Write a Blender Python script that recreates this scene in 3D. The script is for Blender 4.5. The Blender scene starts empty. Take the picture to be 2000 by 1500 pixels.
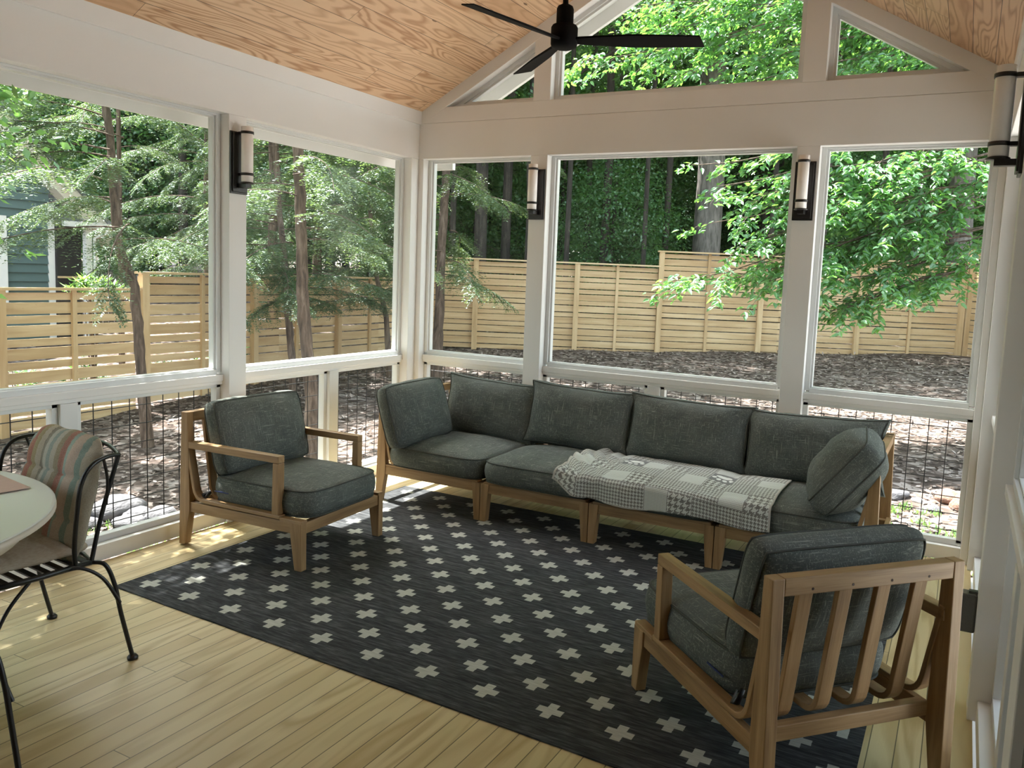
import bpy, math, random
import numpy as np
from mathutils import Vector, Matrix, noise as mnoise
from math import sin, cos, pi, radians, sqrt
random.seed(7); RNG = np.random.default_rng(7)
SC = bpy.context.scene
SKY_S, SUN_E, SUN_AZ, SUN_EL, EXPO = .46, 11.0, 172, 66, 1.55
COL = SC.collection

# ------------------------------------------------------------------ helpers
def tag(o, label=None, cat=None, group=None, kind=None):
    if label: o['label'] = label
    if cat: o['category'] = cat
    if group: o['group'] = group
    if kind: o['kind'] = kind
    return o

def empty(name, loc=(0, 0, 0), rz=0.0, parent=None):
    o = bpy.data.objects.new(name, None); COL.objects.link(o)
    o.location = loc; o.rotation_euler = (0, 0, rz); o.empty_display_size = .1
    if parent: o.parent = parent
    return o

def copy_tree(o, parent=None):
    c = o.copy(); COL.objects.link(c); c.parent = parent
    for ch in list(o.children):
        copy_tree(ch, c)
    return c

class MB:
    """collects polygons (with metre-scaled UVs) and links them as one mesh object"""
    def __init__(s): s.v = []; s.f = []; s.uv = []; s.sm = []
    def add(s, vs, fs, uvs=None, smooth=False):
        b = len(s.v); s.v += [tuple(p) for p in vs]
        for i, f in enumerate(fs):
            s.f.append([b + k for k in f]); s.sm.append(smooth)
            s.uv.append(uvs[i] if uvs else [(0, 0)] * len(f))
        return s
    def hexa(s, p, ax=0):
        # p: 8 points, bottom 4 (ccw) then top 4; ax: which edge direction carries the grain (0: p0-p1, 1: p1-p2, 2: p0-p4)
        P = [Vector(q) for q in p]
        d = [P[1] - P[0], P[2] - P[1], P[4] - P[0]][ax].normalized()
        ou, ov = random.random() * 20, random.random() * 20
        fs = [(3, 2, 1, 0), (4, 5, 6, 7), (0, 1, 5, 4), (1, 2, 6, 5), (2, 3, 7, 6), (3, 0, 4, 7)]
        uvs = []
        for f in fs:
            n = (P[f[1]] - P[f[0]]).cross(P[f[2]] - P[f[0]])
            if n.length < 1e-12: n = Vector((0, 0, 1))
            n.normalize(); t = n.cross(d)
            if t.length < .3:
                t = n.orthogonal().normalized()
            t.normalize(); e = t.cross(n)
            uvs.append([(P[k].dot(e if t.cross(n).length > .1 else d) + ou, P[k].dot(t) + ov) for k in f])
        return s.add(P, fs, uvs)
    def box(s, x0, x1, y0, y1, z0, z1, ax=None):
        if ax is None:
            l = (abs(x1 - x0), abs(y1 - y0), abs(z1 - z0)); ax = l.index(max(l))
        return s.hexa([(x0, y0, z0), (x1, y0, z0), (x1, y1, z0), (x0, y1, z0), (x0, y0, z1), (x1, y0, z1), (x1, y1, z1), (x0, y1, z1)], ax)
    def bar(s, a, b, w, h, up=(0, 0, 1)):
        a, b = Vector(a), Vector(b); d = (b - a).normalized(); u = Vector(up)
        sd = d.cross(u).normalized() * (w / 2); u = sd.cross(d).normalized() * (h / 2)
        return s.hexa([a - sd - u, b - sd - u, b + sd - u, a + sd - u, a - sd + u, b - sd + u, b + sd + u, a + sd + u], 0)
    def prism(s, poly, s0, s1, fr):
        """2-D polygon (a, z) swept from s0 to s1; fr maps (a, s, z) to 3-D"""
        n = len(poly); ou, ov = random.random() * 20, random.random() * 20
        vs = [fr(a, s0, z) for a, z in poly] + [fr(a, s1, z) for a, z in poly]
        fs = [tuple(range(n - 1, -1, -1)), tuple(range(n, 2 * n))]
        # grain runs along the polygon's long direction
        A = np.array(poly); c = A - A.mean(0); w, V = np.linalg.eigh(c.T @ c); d = V[:, 1]; e = V[:, 0]
        uv = [[(A[k] @ d + ou, A[k] @ e + ov) for k in range(n - 1, -1, -1)], [(A[k] @ d + ou, A[k] @ e + ov) for k in range(n)]]
        for k in range(n):
            j = (k + 1) % n; fs.append((k, j, n + j, n + k))
            uv.append([(A[k] @ d + ou, s0 + ov), (A[j] @ d + ou, s0 + ov), (A[j] @ d + ou, s1 + ov), (A[k] @ d + ou, s1 + ov)])
        return s.add(vs, fs, uv)
    def ribbon(s, path, th, s0, s1, fr):
        """rectangular strip following a 2-D path, thickness th"""
        P = [np.array(p, float) for p in path]; L, R = [], []
        for i, p in enumerate(P):
            d = (P[min(i + 1, len(P) - 1)] - P[max(i - 1, 0)]); d /= np.linalg.norm(d); nrm = np.array([-d[1], d[0]])
            L.append(p + nrm * th / 2); R.append(p - nrm * th / 2)
        cum = [0]
        for i in range(1, len(P)): cum.append(cum[-1] + np.linalg.norm(P[i] - P[i - 1]))
        ou, ov = random.random() * 20, random.random() * 20
        n = len(P); vs = []
        for i in range(n):
            vs += [fr(L[i][0], s0, L[i][1]), fr(L[i][0], s1, L[i][1]), fr(R[i][0], s1, R[i][1]), fr(R[i][0], s0, R[i][1])]
        fs, uv = [(3, 2, 1, 0), tuple(4 * (n - 1) + k for k in range(4))], [[(0, 0)] * 4] * 2
        w = abs(s1 - s0)
        for i in range(n - 1):
            for k, (va, vb) in enumerate(((0, w), (w, w + th), (0, w), (0, th))):
                a, b = 4 * i + k, 4 * i + (k + 1) % 4
                fs.append((a, b, b + 4, a + 4))
                uv.append([(cum[i] + ou, va + ov), (cum[i] + ou, vb + ov), (cum[i + 1] + ou, vb + ov), (cum[i + 1] + ou, va + ov)])
        return s.add(vs, fs, uv)
    def tube(s, pts, r, seg=8, cap=True):
        P = [Vector(p) for p in pts]; n = len(P)
        rs = r if isinstance(r, (list, tuple)) else [r] * n
        d = (P[1] - P[0]).normalized(); u = d.orthogonal().normalized(); vs = []; uv = []; fs = []; L = 0; LL = []
        for i in range(n):
            t = (P[min(i + 1, n - 1)] - P[max(i - 1, 0)]).normalized()
            u = (u - t * u.dot(t)).normalized(); w = t.cross(u)
            if i: L += (P[i] - P[i - 1]).length
            LL.append(L)
            for k in range(seg):
                a = 2 * pi * k / seg; vs.append(P[i] + (u * cos(a) + w * sin(a)) * rs[i])
        for i in range(n - 1):
            for k in range(seg):
                j = (k + 1) % seg
                fs.append((i * seg + k, i * seg + j, (i + 1) * seg + j, (i + 1) * seg + k))
                c = 2 * pi * rs[i] / seg
                uv.append([(LL[i], c * k), (LL[i], c * (k + 1)), (LL[i + 1], c * (k + 1)), (LL[i + 1], c * k)])
        s.add(vs, fs, uv, True)
        if cap: s.add(vs[:seg], [tuple(range(seg - 1, -1, -1))]); s.add(vs[-seg:], [tuple(range(seg))])
        return s
    def lathe(s, prof, seg=32, c=(0, 0, 0), smooth=True):
        n = len(prof); vs = []; fs = []
        for r, z in prof:
            for k in range(seg):
                a = 2 * pi * k / seg; vs.append((c[0] + r * cos(a), c[1] + r * sin(a), c[2] + z))
        for i in range(n - 1):
            for k in range(seg):
                j = (k + 1) % seg; fs.append((i * seg + k, i * seg + j, (i + 1) * seg + j, (i + 1) * seg + k))
        s.add(vs, fs, None, smooth)
        s.add(vs[:seg], [tuple(range(seg - 1, -1, -1))]); s.add(vs[-seg:], [tuple(range(seg))])
        return s
    def build(s, name, mat, parent=None, bevel=0, **kw):
        me = bpy.data.meshes.new(name); me.from_pydata(s.v, [], s.f); me.materials.append(mat)
        uvl = me.uv_layers.new(name='uv'); flat = [c for f in s.uv for p in f for c in p]
        if len(flat) == 2 * len(uvl.data): uvl.data.foreach_set('uv', flat)
        me.polygons.foreach_set('use_smooth', s.sm); me.validate(); me.update()
        o = bpy.data.objects.new(name, me); COL.objects.link(o)
        if parent: o.parent = parent
        if bevel:
            m = o.modifiers.new('bevel', 'BEVEL'); m.width = bevel; m.segments = 2; m.limit_method = 'ANGLE'; m.angle_limit = radians(40)
        return tag(o, **kw)

def np_mesh(name, V, Q, mat, parent=None, smooth=False, **kw):
    """quads from numpy arrays"""
    me = bpy.data.meshes.new(name); V = np.asarray(V, np.float32); Q = np.asarray(Q, np.int32)
    k = Q.shape[1]
    me.vertices.add(len(V)); me.vertices.foreach_set('co', V.ravel())
    me.loops.add(Q.size); me.loops.foreach_set('vertex_index', Q.ravel())
    me.polygons.add(len(Q)); me.polygons.foreach_set('loop_start', np.arange(0, Q.size, k, dtype=np.int32)); me.polygons.foreach_set('loop_total', np.full(len(Q), k, np.int32))
    me.polygons.foreach_set('use_smooth', np.full(len(Q), smooth))
    me.materials.append(mat); me.update(calc_edges=True); me.validate()
    o = bpy.data.objects.new(name, me); COL.objects.link(o)
    if parent: o.parent = parent
    return tag(o, **kw)

# ------------------------------------------------------------------ node expressions
class G:
    def __init__(s, mat): s.t = mat.node_tree; s.n = s.t.nodes; s.l = s.t.links
    def node(s, ty, **kw):
        n = s.n.new(ty)
        for k, v in kw.items(): setattr(n, k, v)
        return n
    def m(s, op, a, b=None, c=None, clamp=False):
        n = s.node('ShaderNodeMath', operation=op, use_clamp=clamp)
        for i, x in enumerate((a, b, c)):
            if x is None: continue
            if isinstance(x, E_): s.l.new(x.s, n.inputs[i])
            else: n.inputs[i].default_value = x
        return E_(s, n.outputs[0])
    def coord(s, kind='Object'):
        tc = s.node('ShaderNodeTexCoord'); sp = s.node('ShaderNodeSeparateXYZ'); s.l.new(tc.outputs[kind], sp.inputs[0])
        return [E_(s, sp.outputs[i]) for i in range(3)]
    def geo(s):
        tc = s.node('ShaderNodeNewGeometry'); sp = s.node('ShaderNodeSeparateXYZ'); s.l.new(tc.outputs['Position'], sp.inputs[0])
        return [E_(s, sp.outputs[i]) for i in range(3)]
    def xyz(s, x, y, z=0.0):
        n = s.node('ShaderNodeCombineXYZ')
        for i, v in enumerate((x, y, z)):
            if isinstance(v, E_): s.l.new(v.s, n.inputs[i])
            else: n.inputs[i].default_value = v
        return n.outputs[0]
    def noise(s, vec, scale=1, detail=2, rough=.5, dist=0):
        n = s.node('ShaderNodeTexNoise'); n.inputs['Scale'].default_value = scale; n.inputs['Detail'].default_value = detail
        n.inputs['Roughness'].default_value = rough; n.inputs['Distortion'].default_value = dist
        if vec is not None: s.l.new(vec, n.inputs['Vector'])
        return E_(s, n.outputs[0])
    def white(s, vec):
        n = s.node('ShaderNodeTexWhiteNoise', noise_dimensions='3D'); s.l.new(vec, n.inputs['Vector']); return E_(s, n.outputs['Value'])
    def ramp(s, f, stops, interp='LINEAR'):
        n = s.node('ShaderNodeValToRGB'); n.color_ramp.interpolation = interp; r = n.color_ramp
        while len(r.elements) < len(stops): r.elements.new(.5)
        for e, (p, c) in zip(r.elements, stops): e.position = p; e.color = (*c, 1)
        s.l.new(f.s, n.inputs[0]); return n.outputs[0]
    def mix(s, f, a, b, blend='MIX'):
        n = s.node('ShaderNodeMix', data_type='RGBA', blend_type=blend)
        if isinstance(f, E_): s.l.new(f.s, n.inputs[0])
        else: n.inputs[0].default_value = f
        for i, x in ((6, a), (7, b)):
            if isinstance(x, tuple): n.inputs[i].default_value = (*x, 1)
            else: s.l.new(x, n.inputs[i])
        return n.outputs[2]
    def bump(s, h, strength=.3, dist=.01):
        n = s.node('ShaderNodeBump'); n.inputs['Strength'].default_value = strength; n.inputs['Distance'].default_value = dist
        s.l.new(h.s if isinstance(h, E_) else h, n.inputs['Height']); return n.outputs[0]
class E_:
    def __init__(s, g, sock): s.g = g; s.s = sock
    def __add__(a, b): return a.g.m('ADD', a, b)
    __radd__ = __add__
    def __sub__(a, b): return a.g.m('SUBTRACT', a, b)
    def __rsub__(a, b): return a.g.m('SUBTRACT', b, a)
    def __mul__(a, b): return a.g.m('MULTIPLY', a, b)
    __rmul__ = __mul__
    def __truediv__(a, b): return a.g.m('DIVIDE', a, b)
    def floor(a): return a.g.m('FLOOR', a)
    def frac(a): return a.g.m('FRACT', a)
    def abs(a): return a.g.m('ABSOLUTE', a)
    def mod(a, b): return a.g.m('FLOORED_MODULO', a, b)
    def lt(a, b): return a.g.m('LESS_THAN', a, b)
    def gt(a, b): return a.g.m('GREATER_THAN', a, b)
    def mx(a, b): return a.g.m('MAXIMUM', a, b)
    def mn(a, b): return a.g.m('MINIMUM', a, b)
    def sin(a): return a.g.m('SINE', a)
    def clamp(a): return a.g.m('ADD', a, 0.0, clamp=True)

def mat(name, color=(.5, .5, .5), rough=.6, metal=0.0, fn=None, spec=.5):
    m = bpy.data.materials.new(name); m.use_nodes = True; b = m.node_tree.nodes['Principled BSDF']
    b.inputs['Base Color'].default_value = (*color, 1); b.inputs['Roughness'].default_value = rough; b.inputs['Metallic'].default_value = metal
    b.inputs['Specular IOR Level'].default_value = spec
    if fn:
        g = G(m); r = fn(g)
        for k, v in r.items():
            sock = {'color': 'Base Color', 'normal': 'Normal', 'rough': 'Roughness'}[k]
            g.l.new(v.s if isinstance(v, E_) else v, b.inputs[sock])
    return m

def f_paint(g):
    x, y, z = g.geo(); n = g.noise(g.xyz(x, y, z), 90, 2); c = g.noise(g.xyz(x, y, z), 1.3, 2)
    return dict(color=g.ramp(c, [(.3, (.80, .795, .78)), (.7, (.84, .835, .82))]), normal=g.bump(n, .08, .002))
M = {}
M['white'] = mat('white_paint', rough=.45, fn=f_paint, spec=.4)
M['vinyl'] = mat('white_vinyl_trim', rough=.3, fn=lambda g: dict(color=g.ramp(g.noise(None, 2), [(.3, (.72, .74, .74)), (.7, (.78, .80, .80))])))

def plank_fn(width, cols, ring=9.0, groove=.018, contrast=1.0, blen=2.4, bumps=.12, fine=.12):
    def fn(g):
        u, v, _ = g.coord('UV')
        idv = (v / width).floor()
        rnd = g.white(g.xyz(idv, 3.7, 1.1))
        uu = u + rnd * 31.0
        ide = (uu / blen).floor()
        r2 = g.white(g.xyz(idv, ide, 5.5)); r3 = g.white(g.xyz(ide, idv, 9.1))
        vl = (v / width).frac()
        n = g.noise(g.xyz(uu * .75, v * 5.5 + idv * 3.3 + ide * 7.7, r2 * 40), 1.0, 2.0, .45, .25)
        # cathedral figure: closed contours of a stretched noise field
        w = (n * ring + r2 * 3).frac()
        rr = (w - .5).abs() * 2.0
        edge = g.noise(g.xyz(uu * 14, v * 160, 0), 1, 2)
        fig = (rr * 1.15 - .25 + edge * .35)
        amt = (r3 * .9 + .25).mn(1.0) * contrast
        base = g.ramp(r2, [(0, cols[0]), (.5, cols[1]), (1, cols[2])])
        fr_ = (g.m('SUBTRACT', fig, .35, clamp=True) * 1.6).mn(1.0)
        dark = g.mix(fr_ * amt, base, cols[3])
        streak = g.noise(g.xyz(uu * 2.2, v * 330, 0), 1, 2)
        dark = g.mix((streak - .35) * fine, dark, cols[4])
        knot = g.node('ShaderNodeTexVoronoi'); g.l.new(g.xyz(uu * 1.1, v * 3.4, 0), knot.inputs['Vector']); knot.inputs['Scale'].default_value = 1.0
        kd = E_(g, knot.outputs['Distance']); kk = kd.lt(.028)
        dark = g.mix(kk * .75, dark, (cols[4][0] * .3, cols[4][1] * .25, cols[4][2] * .2))
        gap = (vl.lt(groove)).mx(vl.gt(1 - groove)).mx(((uu / blen).frac()).lt(.0012))
        col = g.mix(gap * .8, dark, (.035, .02, .01))
        return dict(color=col, normal=g.bump(streak * .2 - gap * 1.0 + fig * .12, bumps, .004))
    return fn
M['ceiling'] = mat('pine_ceiling', rough=.45, fn=plank_fn(.135, [(.72, .49, .31), (.76, .53, .34), (.67, .43, .26), (.46, .245, .125), (.40, .20, .10)], ring=17, groove=.014, contrast=.95, fine=.10))
M['floor'] = mat('pine_floor', rough=.42, fn=plank_fn(.0825, [(.63, .505, .27), (.69, .565, .32), (.59, .455, .23), (.47, .335, .15), (.38, .25, .10)], ring=7, groove=.022, contrast=.85))

def wood_fn(c0, c1, c2, sc=1.0, big=True):
    def fn(g):
        u, v, _ = g.coord('UV')
        a = g.noise(g.xyz(u * 2.2 * sc, v * 26 * sc, 0), 1, 3, .55, .3); b = g.noise(g.xyz(u * 9 * sc, v * 260 * sc, 0), 1, 2)
        c = g.noise(g.xyz(u * .7, v * 5, 4), 1, 2)
        col = g.ramp(a * .55 + b * .2 + c * .25, [(.36, c0), (.5, c1), (.64, c2)])
        return dict(color=col, normal=g.bump(b, .12, .002))
    return fn
M['teak'] = mat('teak', rough=.48, fn=wood_fn((.22, .125, .052), (.33, .20, .088), (.44, .285, .14)))
def fence_fn(c0, c1, c2):
    def fn(g):
        u, v, _ = g.coord('UV'); a = g.noise(g.xyz(u * 1.2, v * 12, 0), 1, 3, .5, .3); c = g.noise(g.xyz(u * .25, v * 2, 4), 1, 1)
        vo = g.node('ShaderNodeTexVoronoi'); g.l.new(g.xyz(u * 1.7, v * 4.5, 0), vo.inputs['Vector']); k = E_(g, vo.outputs['Distance']).lt(.055)
        col = g.ramp(a * .5 + c * .5, [(.34, c0), (.5, c1), (.64, c2)])
        return dict(color=g.mix(k * .8, col, (.14, .07, .03)), normal=g.bump(a, .2, .003))
    return fn
M['fence'] = mat('cedar_fence', rough=.7, fn=fence_fn((.44, .285, .14), (.56, .395, .215), (.67, .50, .30)))
M['oldfence'] = mat('weathered_pickets', rough=.9, fn=fence_fn((.10, .09, .085), (.15, .14, .13), (.2, .19, .17)))

def fabric_fn(c0, c1, hl):
    def fn(g):
        x, y, z = g.coord('Object')
        # slubby linen weave: short light threads both ways
        a = g.noise(g.xyz(x * 11, y * 230, z * 230), 1, 2); b = g.noise(g.xyz(x * 230, y * 11, z * 230), 1, 2); c = g.noise(g.xyz(x, y, z), 5, 2); d = g.noise(g.xyz(x * 230, y * 230, z * 11), 1, 2)
        sl = g.m('SUBTRACT', a.mx(b).mx(d), .605, clamp=True) * 6.0
        base = g.ramp(c * .5 + (a + b) * .25, [(.4, c0), (.6, c1)])
        w = g.noise(g.xyz(x, y, z), 900, 1)
        big = g.noise(g.xyz(x, y, z), 9, 2)
        return dict(color=g.mix(sl.mn(.75), base, hl), normal=g.bump(w * .4 + (a + b) * .5 + big * 6.0, .30, .003))
    return fn
M['fabric'] = mat('grey_linen', rough=.92, spec=.2, fn=fabric_fn((.088, .101, .092), (.130, .143, .130), (.32, .34, .30)))
M['piping'] = mat('grey_piping', (.078, .082, .072), .9, spec=.2)
M['black'] = mat('black_iron', rough=.38, spec=.5, fn=lambda g: dict(color=g.ramp(g.noise(None, 40), [(.3, (.010, .010, .010)), (.7, (.018, .017, .017))])))
M['bronze'] = mat('dark_bronze_metal', rough=.35, fn=lambda g: dict(color=g.ramp(g.noise(None, 12), [(.3, (.012, .010, .009)), (.7, (.022, .018, .016))])))
M['wire'] = mat('black_wire', (.008, .008, .009), .5)
M['fan'] = mat('matte_black_fan', (.003, .003, .0033), .7, spec=.12)
def glass_fn(g):
    x, y, z = g.coord('Object'); n = g.noise(g.xyz(x, y, z), 14, 2)
    return dict(color=g.ramp(n, [(.3, (.90, .86, .83)), (.7, (.93, .89, .86))]))
M['opal'] = mat('opal_glass', rough=.25, fn=glass_fn)
M['opal'].node_tree.nodes['Principled BSDF'].inputs['Subsurface Weight'].default_value = .0
M['seatcloth'] = mat('tan_cushion_cloth', rough=.9, spec=.2, fn=lambda g: dict(color=g.ramp(g.noise(None, 30, 3), [(.3, (.34, .28, .21)), (.7, (.42, .36, .28))]), normal=g.bump(g.noise(None, 400), .2, .002)))
M['tabletop'] = mat('white_table', rough=.28, fn=lambda g: dict(color=g.ramp(g.noise(None, 3), [(.3, (.70, .72, .68)), (.7, (.74, .76, .72))])))
M['tableapron'] = mat('cream_apron', rough=.5, fn=lambda g: dict(color=g.ramp(g.noise(None, 5), [(.3, (.62, .56, .47)), (.7, (.66, .60, .51))])))
def mat_fn(g):
    x, y, z = g.coord('Object'); r = ((x * 160).frac() - .5).abs()
    return dict(color=g.ramp(r * 1.3 + g.noise(g.xyz(x, y, z), 60) * .3, [(.1, (.50, .34, .28)), (.8, (.62, .46, .38))]), normal=g.bump(r, .3, .002))
M['placemat'] = mat('rose_placemat', rough=.85, fn=mat_fn)
def stripe_fn(g):
    x, y, z = g.coord('Object')
    s = (x / .52 + .5)
    cs = [(.36, .37, .30), (.17, .23, .20), (.27, .09, .055), (.25, .07, .045), (.26, .21, .10), (.40, .35, .26), (.17, .15, .11), (.36, .34, .28), (.20, .25, .22), (.38, .34, .27), (.25, .21, .13), (.33, .14, .10), (.22, .30, .25), (.42, .31, .24), (.42, .32, .25), (.18, .26, .22), (.40, .36, .28), (.38, .34, .26)]
    stops = [(i / len(cs), c) for i, c in enumerate(cs)]
    zig = ((z * 110).frac() - .5).abs() * .016
    col = g.ramp(s + zig, stops, 'CONSTANT')
    n = g.noise(g.xyz(x, y, z), 260, 2)
    return dict(color=g.mix(.2, col, g.ramp(n, [(.3, (.15, .14, .1)), (.7, (.6, .56, .46))])), normal=g.bump(n, .3, .002))
M['stripe'] = mat('striped_cushion_cloth', rough=.92, spec=.2, fn=stripe_fn)
M['blue'] = mat('blue_zipper', (.012, .025, .12), .5)

def rug_fn(g):
    x, y, z = g.coord('Object')
    # staggered lattice of plus signs
    px, py = .2765, .295
    def plus(ox, oy):
        u = ((x - ox) / px + .5).frac() - .5; v = ((y - oy) / py + .5).frac() - .5
        j = (g.noise(g.xyz(y * 260, x * 3, 0), 1, 1) - .5) * .006
        a = (u * px).abs() + j; b = (v * py).abs()
        return (a.lt(.051) * b.lt(.0185)).mx(a.lt(.0185) * b.lt(.051))
    p = plus(.461, -2.722).mx(plus(.461 + px / 2, -2.722 + py / 2))
    inside = x.gt(.40) * x.lt(3.66) * y.gt(-2.80) * y.lt(-.57)
    p = p * inside
    th = g.noise(g.xyz(x * 16, y * 190, 0), 1, 2); rib = ((y * 210).frac() - .5).abs() * 2
    th2 = g.noise(g.xyz(x * 5, y * 60, 0), 1, 3)
    dark = g.ramp(th * .5 + th2 * .5, [(.36, (.022, .024, .026)), (.5, (.050, .053, .056)), (.66, (.115, .12, .122))])
    lite = g.ramp(th, [(.3, (.40, .41, .36)), (.7, (.54, .55, .50))])
    return dict(color=g.mix(p, dark, lite), normal=g.bump(rib * .6 + th * .5, .35, .003))
M['rug'] = mat('woven_rug', rough=.95, spec=.15, fn=rug_fn)

def blanket_fn(g):
    u, v, _ = g.coord('UV')          # metres across the blanket
    P = .155
    cu, cv = (u / P).floor(), (v / P).floor(); fu, fv = (u / P).frac(), (v / P).frac()
    # houndstooth (2/2 twill, 4-and-4 threads), coarse and fine
    def hound(th):
        i = (u / th).floor(); j = (v / th).floor()
        tw = (i - j).mod(4.0).lt(1.5); wa = i.mod(8.0).lt(3.5); we = j.mod(8.0).lt(3.5)
        return tw * wa + (1 - tw) * we
    big = hound(.0047); sm = hound(.0026); pl = (((u * 110).frac()).lt(.4)) * (((v * 110).frac()).lt(.45))
    k = (cu + cv * 2).mod(5.0)
    rnd = g.white(g.xyz(cu, cv, 2.0))
    isbig = k.lt(.5); issm = k.gt(.5) * k.lt(3.5); ispl = k.gt(3.5)
    tone = isbig * big + issm * sm + ispl * pl * .7
    dark = g.mix(rnd, (.17, .155, .135), (.22, .215, .195)); lite = (.64, .67, .62)
    col = g.mix(tone, lite, dark)
    line = (fu.lt(.03)).mx(fv.lt(.03)); col = g.mix(line * .8, col, (.24, .23, .215))
    def ell(cx, cy, rx, ry): 
        a = (u - cx) / rx; b = (v - cy) / ry; return (a * a + b * b).lt(1.0)
    for (px_, py_) in ((2.5, 3.5), (6.5, 3.5)):
        cx, cy = px_ * P, py_ * P
        sq = ((u - cx).abs().lt(P * .5)) * ((v - cy).abs().lt(P * .5)); col = g.mix(sq, col, (.22, .225, .215))
        paw = ell(cx, cy + .020, .040, .024).mx(ell(cx - .032, cy + .030, .022, .018)).mx(ell(cx + .032, cy + .030, .022, .018))
        for dx, dy in ((-.056, -.008), (-.020, -.036), (.020, -.036), (.056, -.008)):
            paw = paw.mx(ell(cx + dx, cy + dy, .0155, .018))
        col = g.mix(paw, col, (.82, .84, .80))
    hem = (u.lt(.012)).mx(u.gt(1.388)).mx(v.lt(.012)).mx(v.gt(.748)); col = g.mix(hem, col, (.5, .48, .43))
    n = g.noise(g.xyz(u * 400, v * 400, 0), 1, 1)
    return dict(color=col, normal=g.bump(n, .3, .002))
M['blanket'] = mat('patchwork_blanket', rough=.95, spec=.15, fn=blanket_fn)

def leaf_mat(name, c0, c1, t0, t1, rough=.5, trans=.45, sc=3.0):
    m = bpy.data.materials.new(name); m.use_nodes = True; g = G(m); g.n.clear()
    geo = g.node('ShaderNodeNewGeometry'); oi = g.node('ShaderNodeObjectInfo')
    f = E_(g, geo.outputs['Random Per Island']) * .75 + E_(g, oi.outputs['Random']) * .25
    a = g.node('ShaderNodeBsdfDiffuse'); b = g.node('ShaderNodeBsdfTranslucent'); c = g.node('ShaderNodeBsdfGlossy'); c.inputs['Roughness'].default_value = rough
    g.l.new(g.ramp(f, [(.0, c0), (1, c1)]), a.inputs['Color']); g.l.new(g.ramp(f, [(.0, t0), (1, t1)]), b.inputs['Color']); c.inputs['Color'].default_value = (.85, .95, .95, 1)
    mx = g.node('ShaderNodeMixShader'); mx.inputs[0].default_value = trans; g.l.new(a.outputs[0], mx.inputs[1]); g.l.new(b.outputs[0], mx.inputs[2])
    m2 = g.node('ShaderNodeMixShader'); m2.inputs[0].default_value = .09; g.l.new(mx.outputs[0], m2.inputs[1]); g.l.new(c.outputs[0], m2.inputs[2])
    out = g.node('ShaderNodeOutputMaterial'); g.l.new(m2.outputs[0], out.inputs[0]); return m
M['leaf'] = leaf_mat('broad_leaves', (.040, .125, .045), (.085, .21, .065), (.13, .34, .05), (.30, .54, .09))
M['beech'] = leaf_mat('beech_leaves', (.045, .16, .045), (.10, .26, .06), (.12, .40, .06), (.32, .60, .08))
M['hemlock'] = leaf_mat('hemlock_needles', (.045, .095, .045), (.11, .17, .07), (.10, .20, .05), (.26, .36, .09), trans=.35)
M['grass'] = leaf_mat('grass_blades', (.10, .22, .05), (.20, .34, .09), (.2, .4, .06), (.3, .5, .1))
def bark_fn(c0, c1, c2, sx=1.0):
    def fn(g):
        x, y, z = g.coord('Object'); a = g.noise(g.xyz(x * 26 * sx, y * 26 * sx, z * 4 * sx), 1, 4, .6, .4); b = g.noise(g.xyz(x, y, z), 1.4, 2)
        return dict(color=g.ramp(a * .7 + b * .3, [(.36, c0), (.5, c1), (.66, c2)]), normal=g.bump(a, .8, .02))
    return fn
M['bark'] = mat('brown_bark', rough=.9, fn=bark_fn((.045, .030, .022), (.11, .075, .055), (.21, .155, .12)))
M['greybark'] = mat('grey_bark', rough=.9, fn=bark_fn((.10, .09, .08), (.20, .18, .165), (.34, .30, .28), .6))
M['darkbark'] = mat('dark_bark', rough=.95, fn=bark_fn((.018, .016, .014), (.045, .038, .032), (.09, .075, .062), .6))
def ground_fn(g):
    x, y, z = g.geo()
    v = g.node('ShaderNodeTexVoronoi'); v.inputs['Scale'].default_value = 13; g.l.new(g.xyz(x, y * 1.2, z), v.inputs['Vector'])
    sp = g.node('ShaderNodeSeparateColor'); g.l.new(v.outputs['Color'], sp.inputs[0]); r = E_(g, sp.outputs[0])
    n = g.noise(g.xyz(x, y, z), 3.5, 4, .6); big = g.noise(g.xyz(x, y, z), .5, 2)
    col = g.ramp(r * .45 + n * .4 + big * .15, [(.25, (.034, .026, .022)), (.42, (.075, .057, .048)), (.58, (.150, .118, .102)), (.75, (.33, .285, .26))])
    d = E_(g, v.outputs['Distance'])
    return dict(color=col, normal=g.bump(d * .6 + n, .55, .04))
M['ground'] = mat('leaf_litter_ground', rough=.95, spec=.1, fn=ground_fn)
M['litter'] = mat('dry_leaves', rough=.8, fn=lambda g: (lambda geo: dict(color=g.ramp(E_(g, geo.outputs['Random Per Island']), [(.0, (.08, .055, .042)), (.5, (.19, .145, .118)), (1, (.46, .39, .35))])))(g.node('ShaderNodeNewGeometry')))
M['rock'] = mat('grey_stone', rough=.85, fn=lambda g: dict(color=g.ramp(g.noise(None, 5, 4), [(.3, (.07, .068, .075)), (.6, (.13, .127, .135)), (.8, (.20, .195, .19))]), normal=g.bump(g.noise(None, 9, 4), .5, .03)))
M['whiterock'] = mat('pale_stone', rough=.7, fn=lambda g: dict(color=g.ramp(g.noise(None, 5, 4), [(.3, (.60, .60, .60)), (.8, (.75, .74, .72))])))
M['redrock'] = mat('rusty_stone', rough=.9, fn=lambda g: dict(color=g.ramp(g.noise(None, 5, 4), [(.3, (.16, .085, .06)), (.8, (.34, .21, .16))]), normal=g.bump(g.noise(None, 9, 4), .5, .03)))
M['teal'] = mat('blue_green_siding', rough=.7, fn=lambda g: dict(color=g.ramp(g.noise(None, 2, 3), [(.3, (.085, .135, .135)), (.7, (.105, .165, .16))])))
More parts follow.
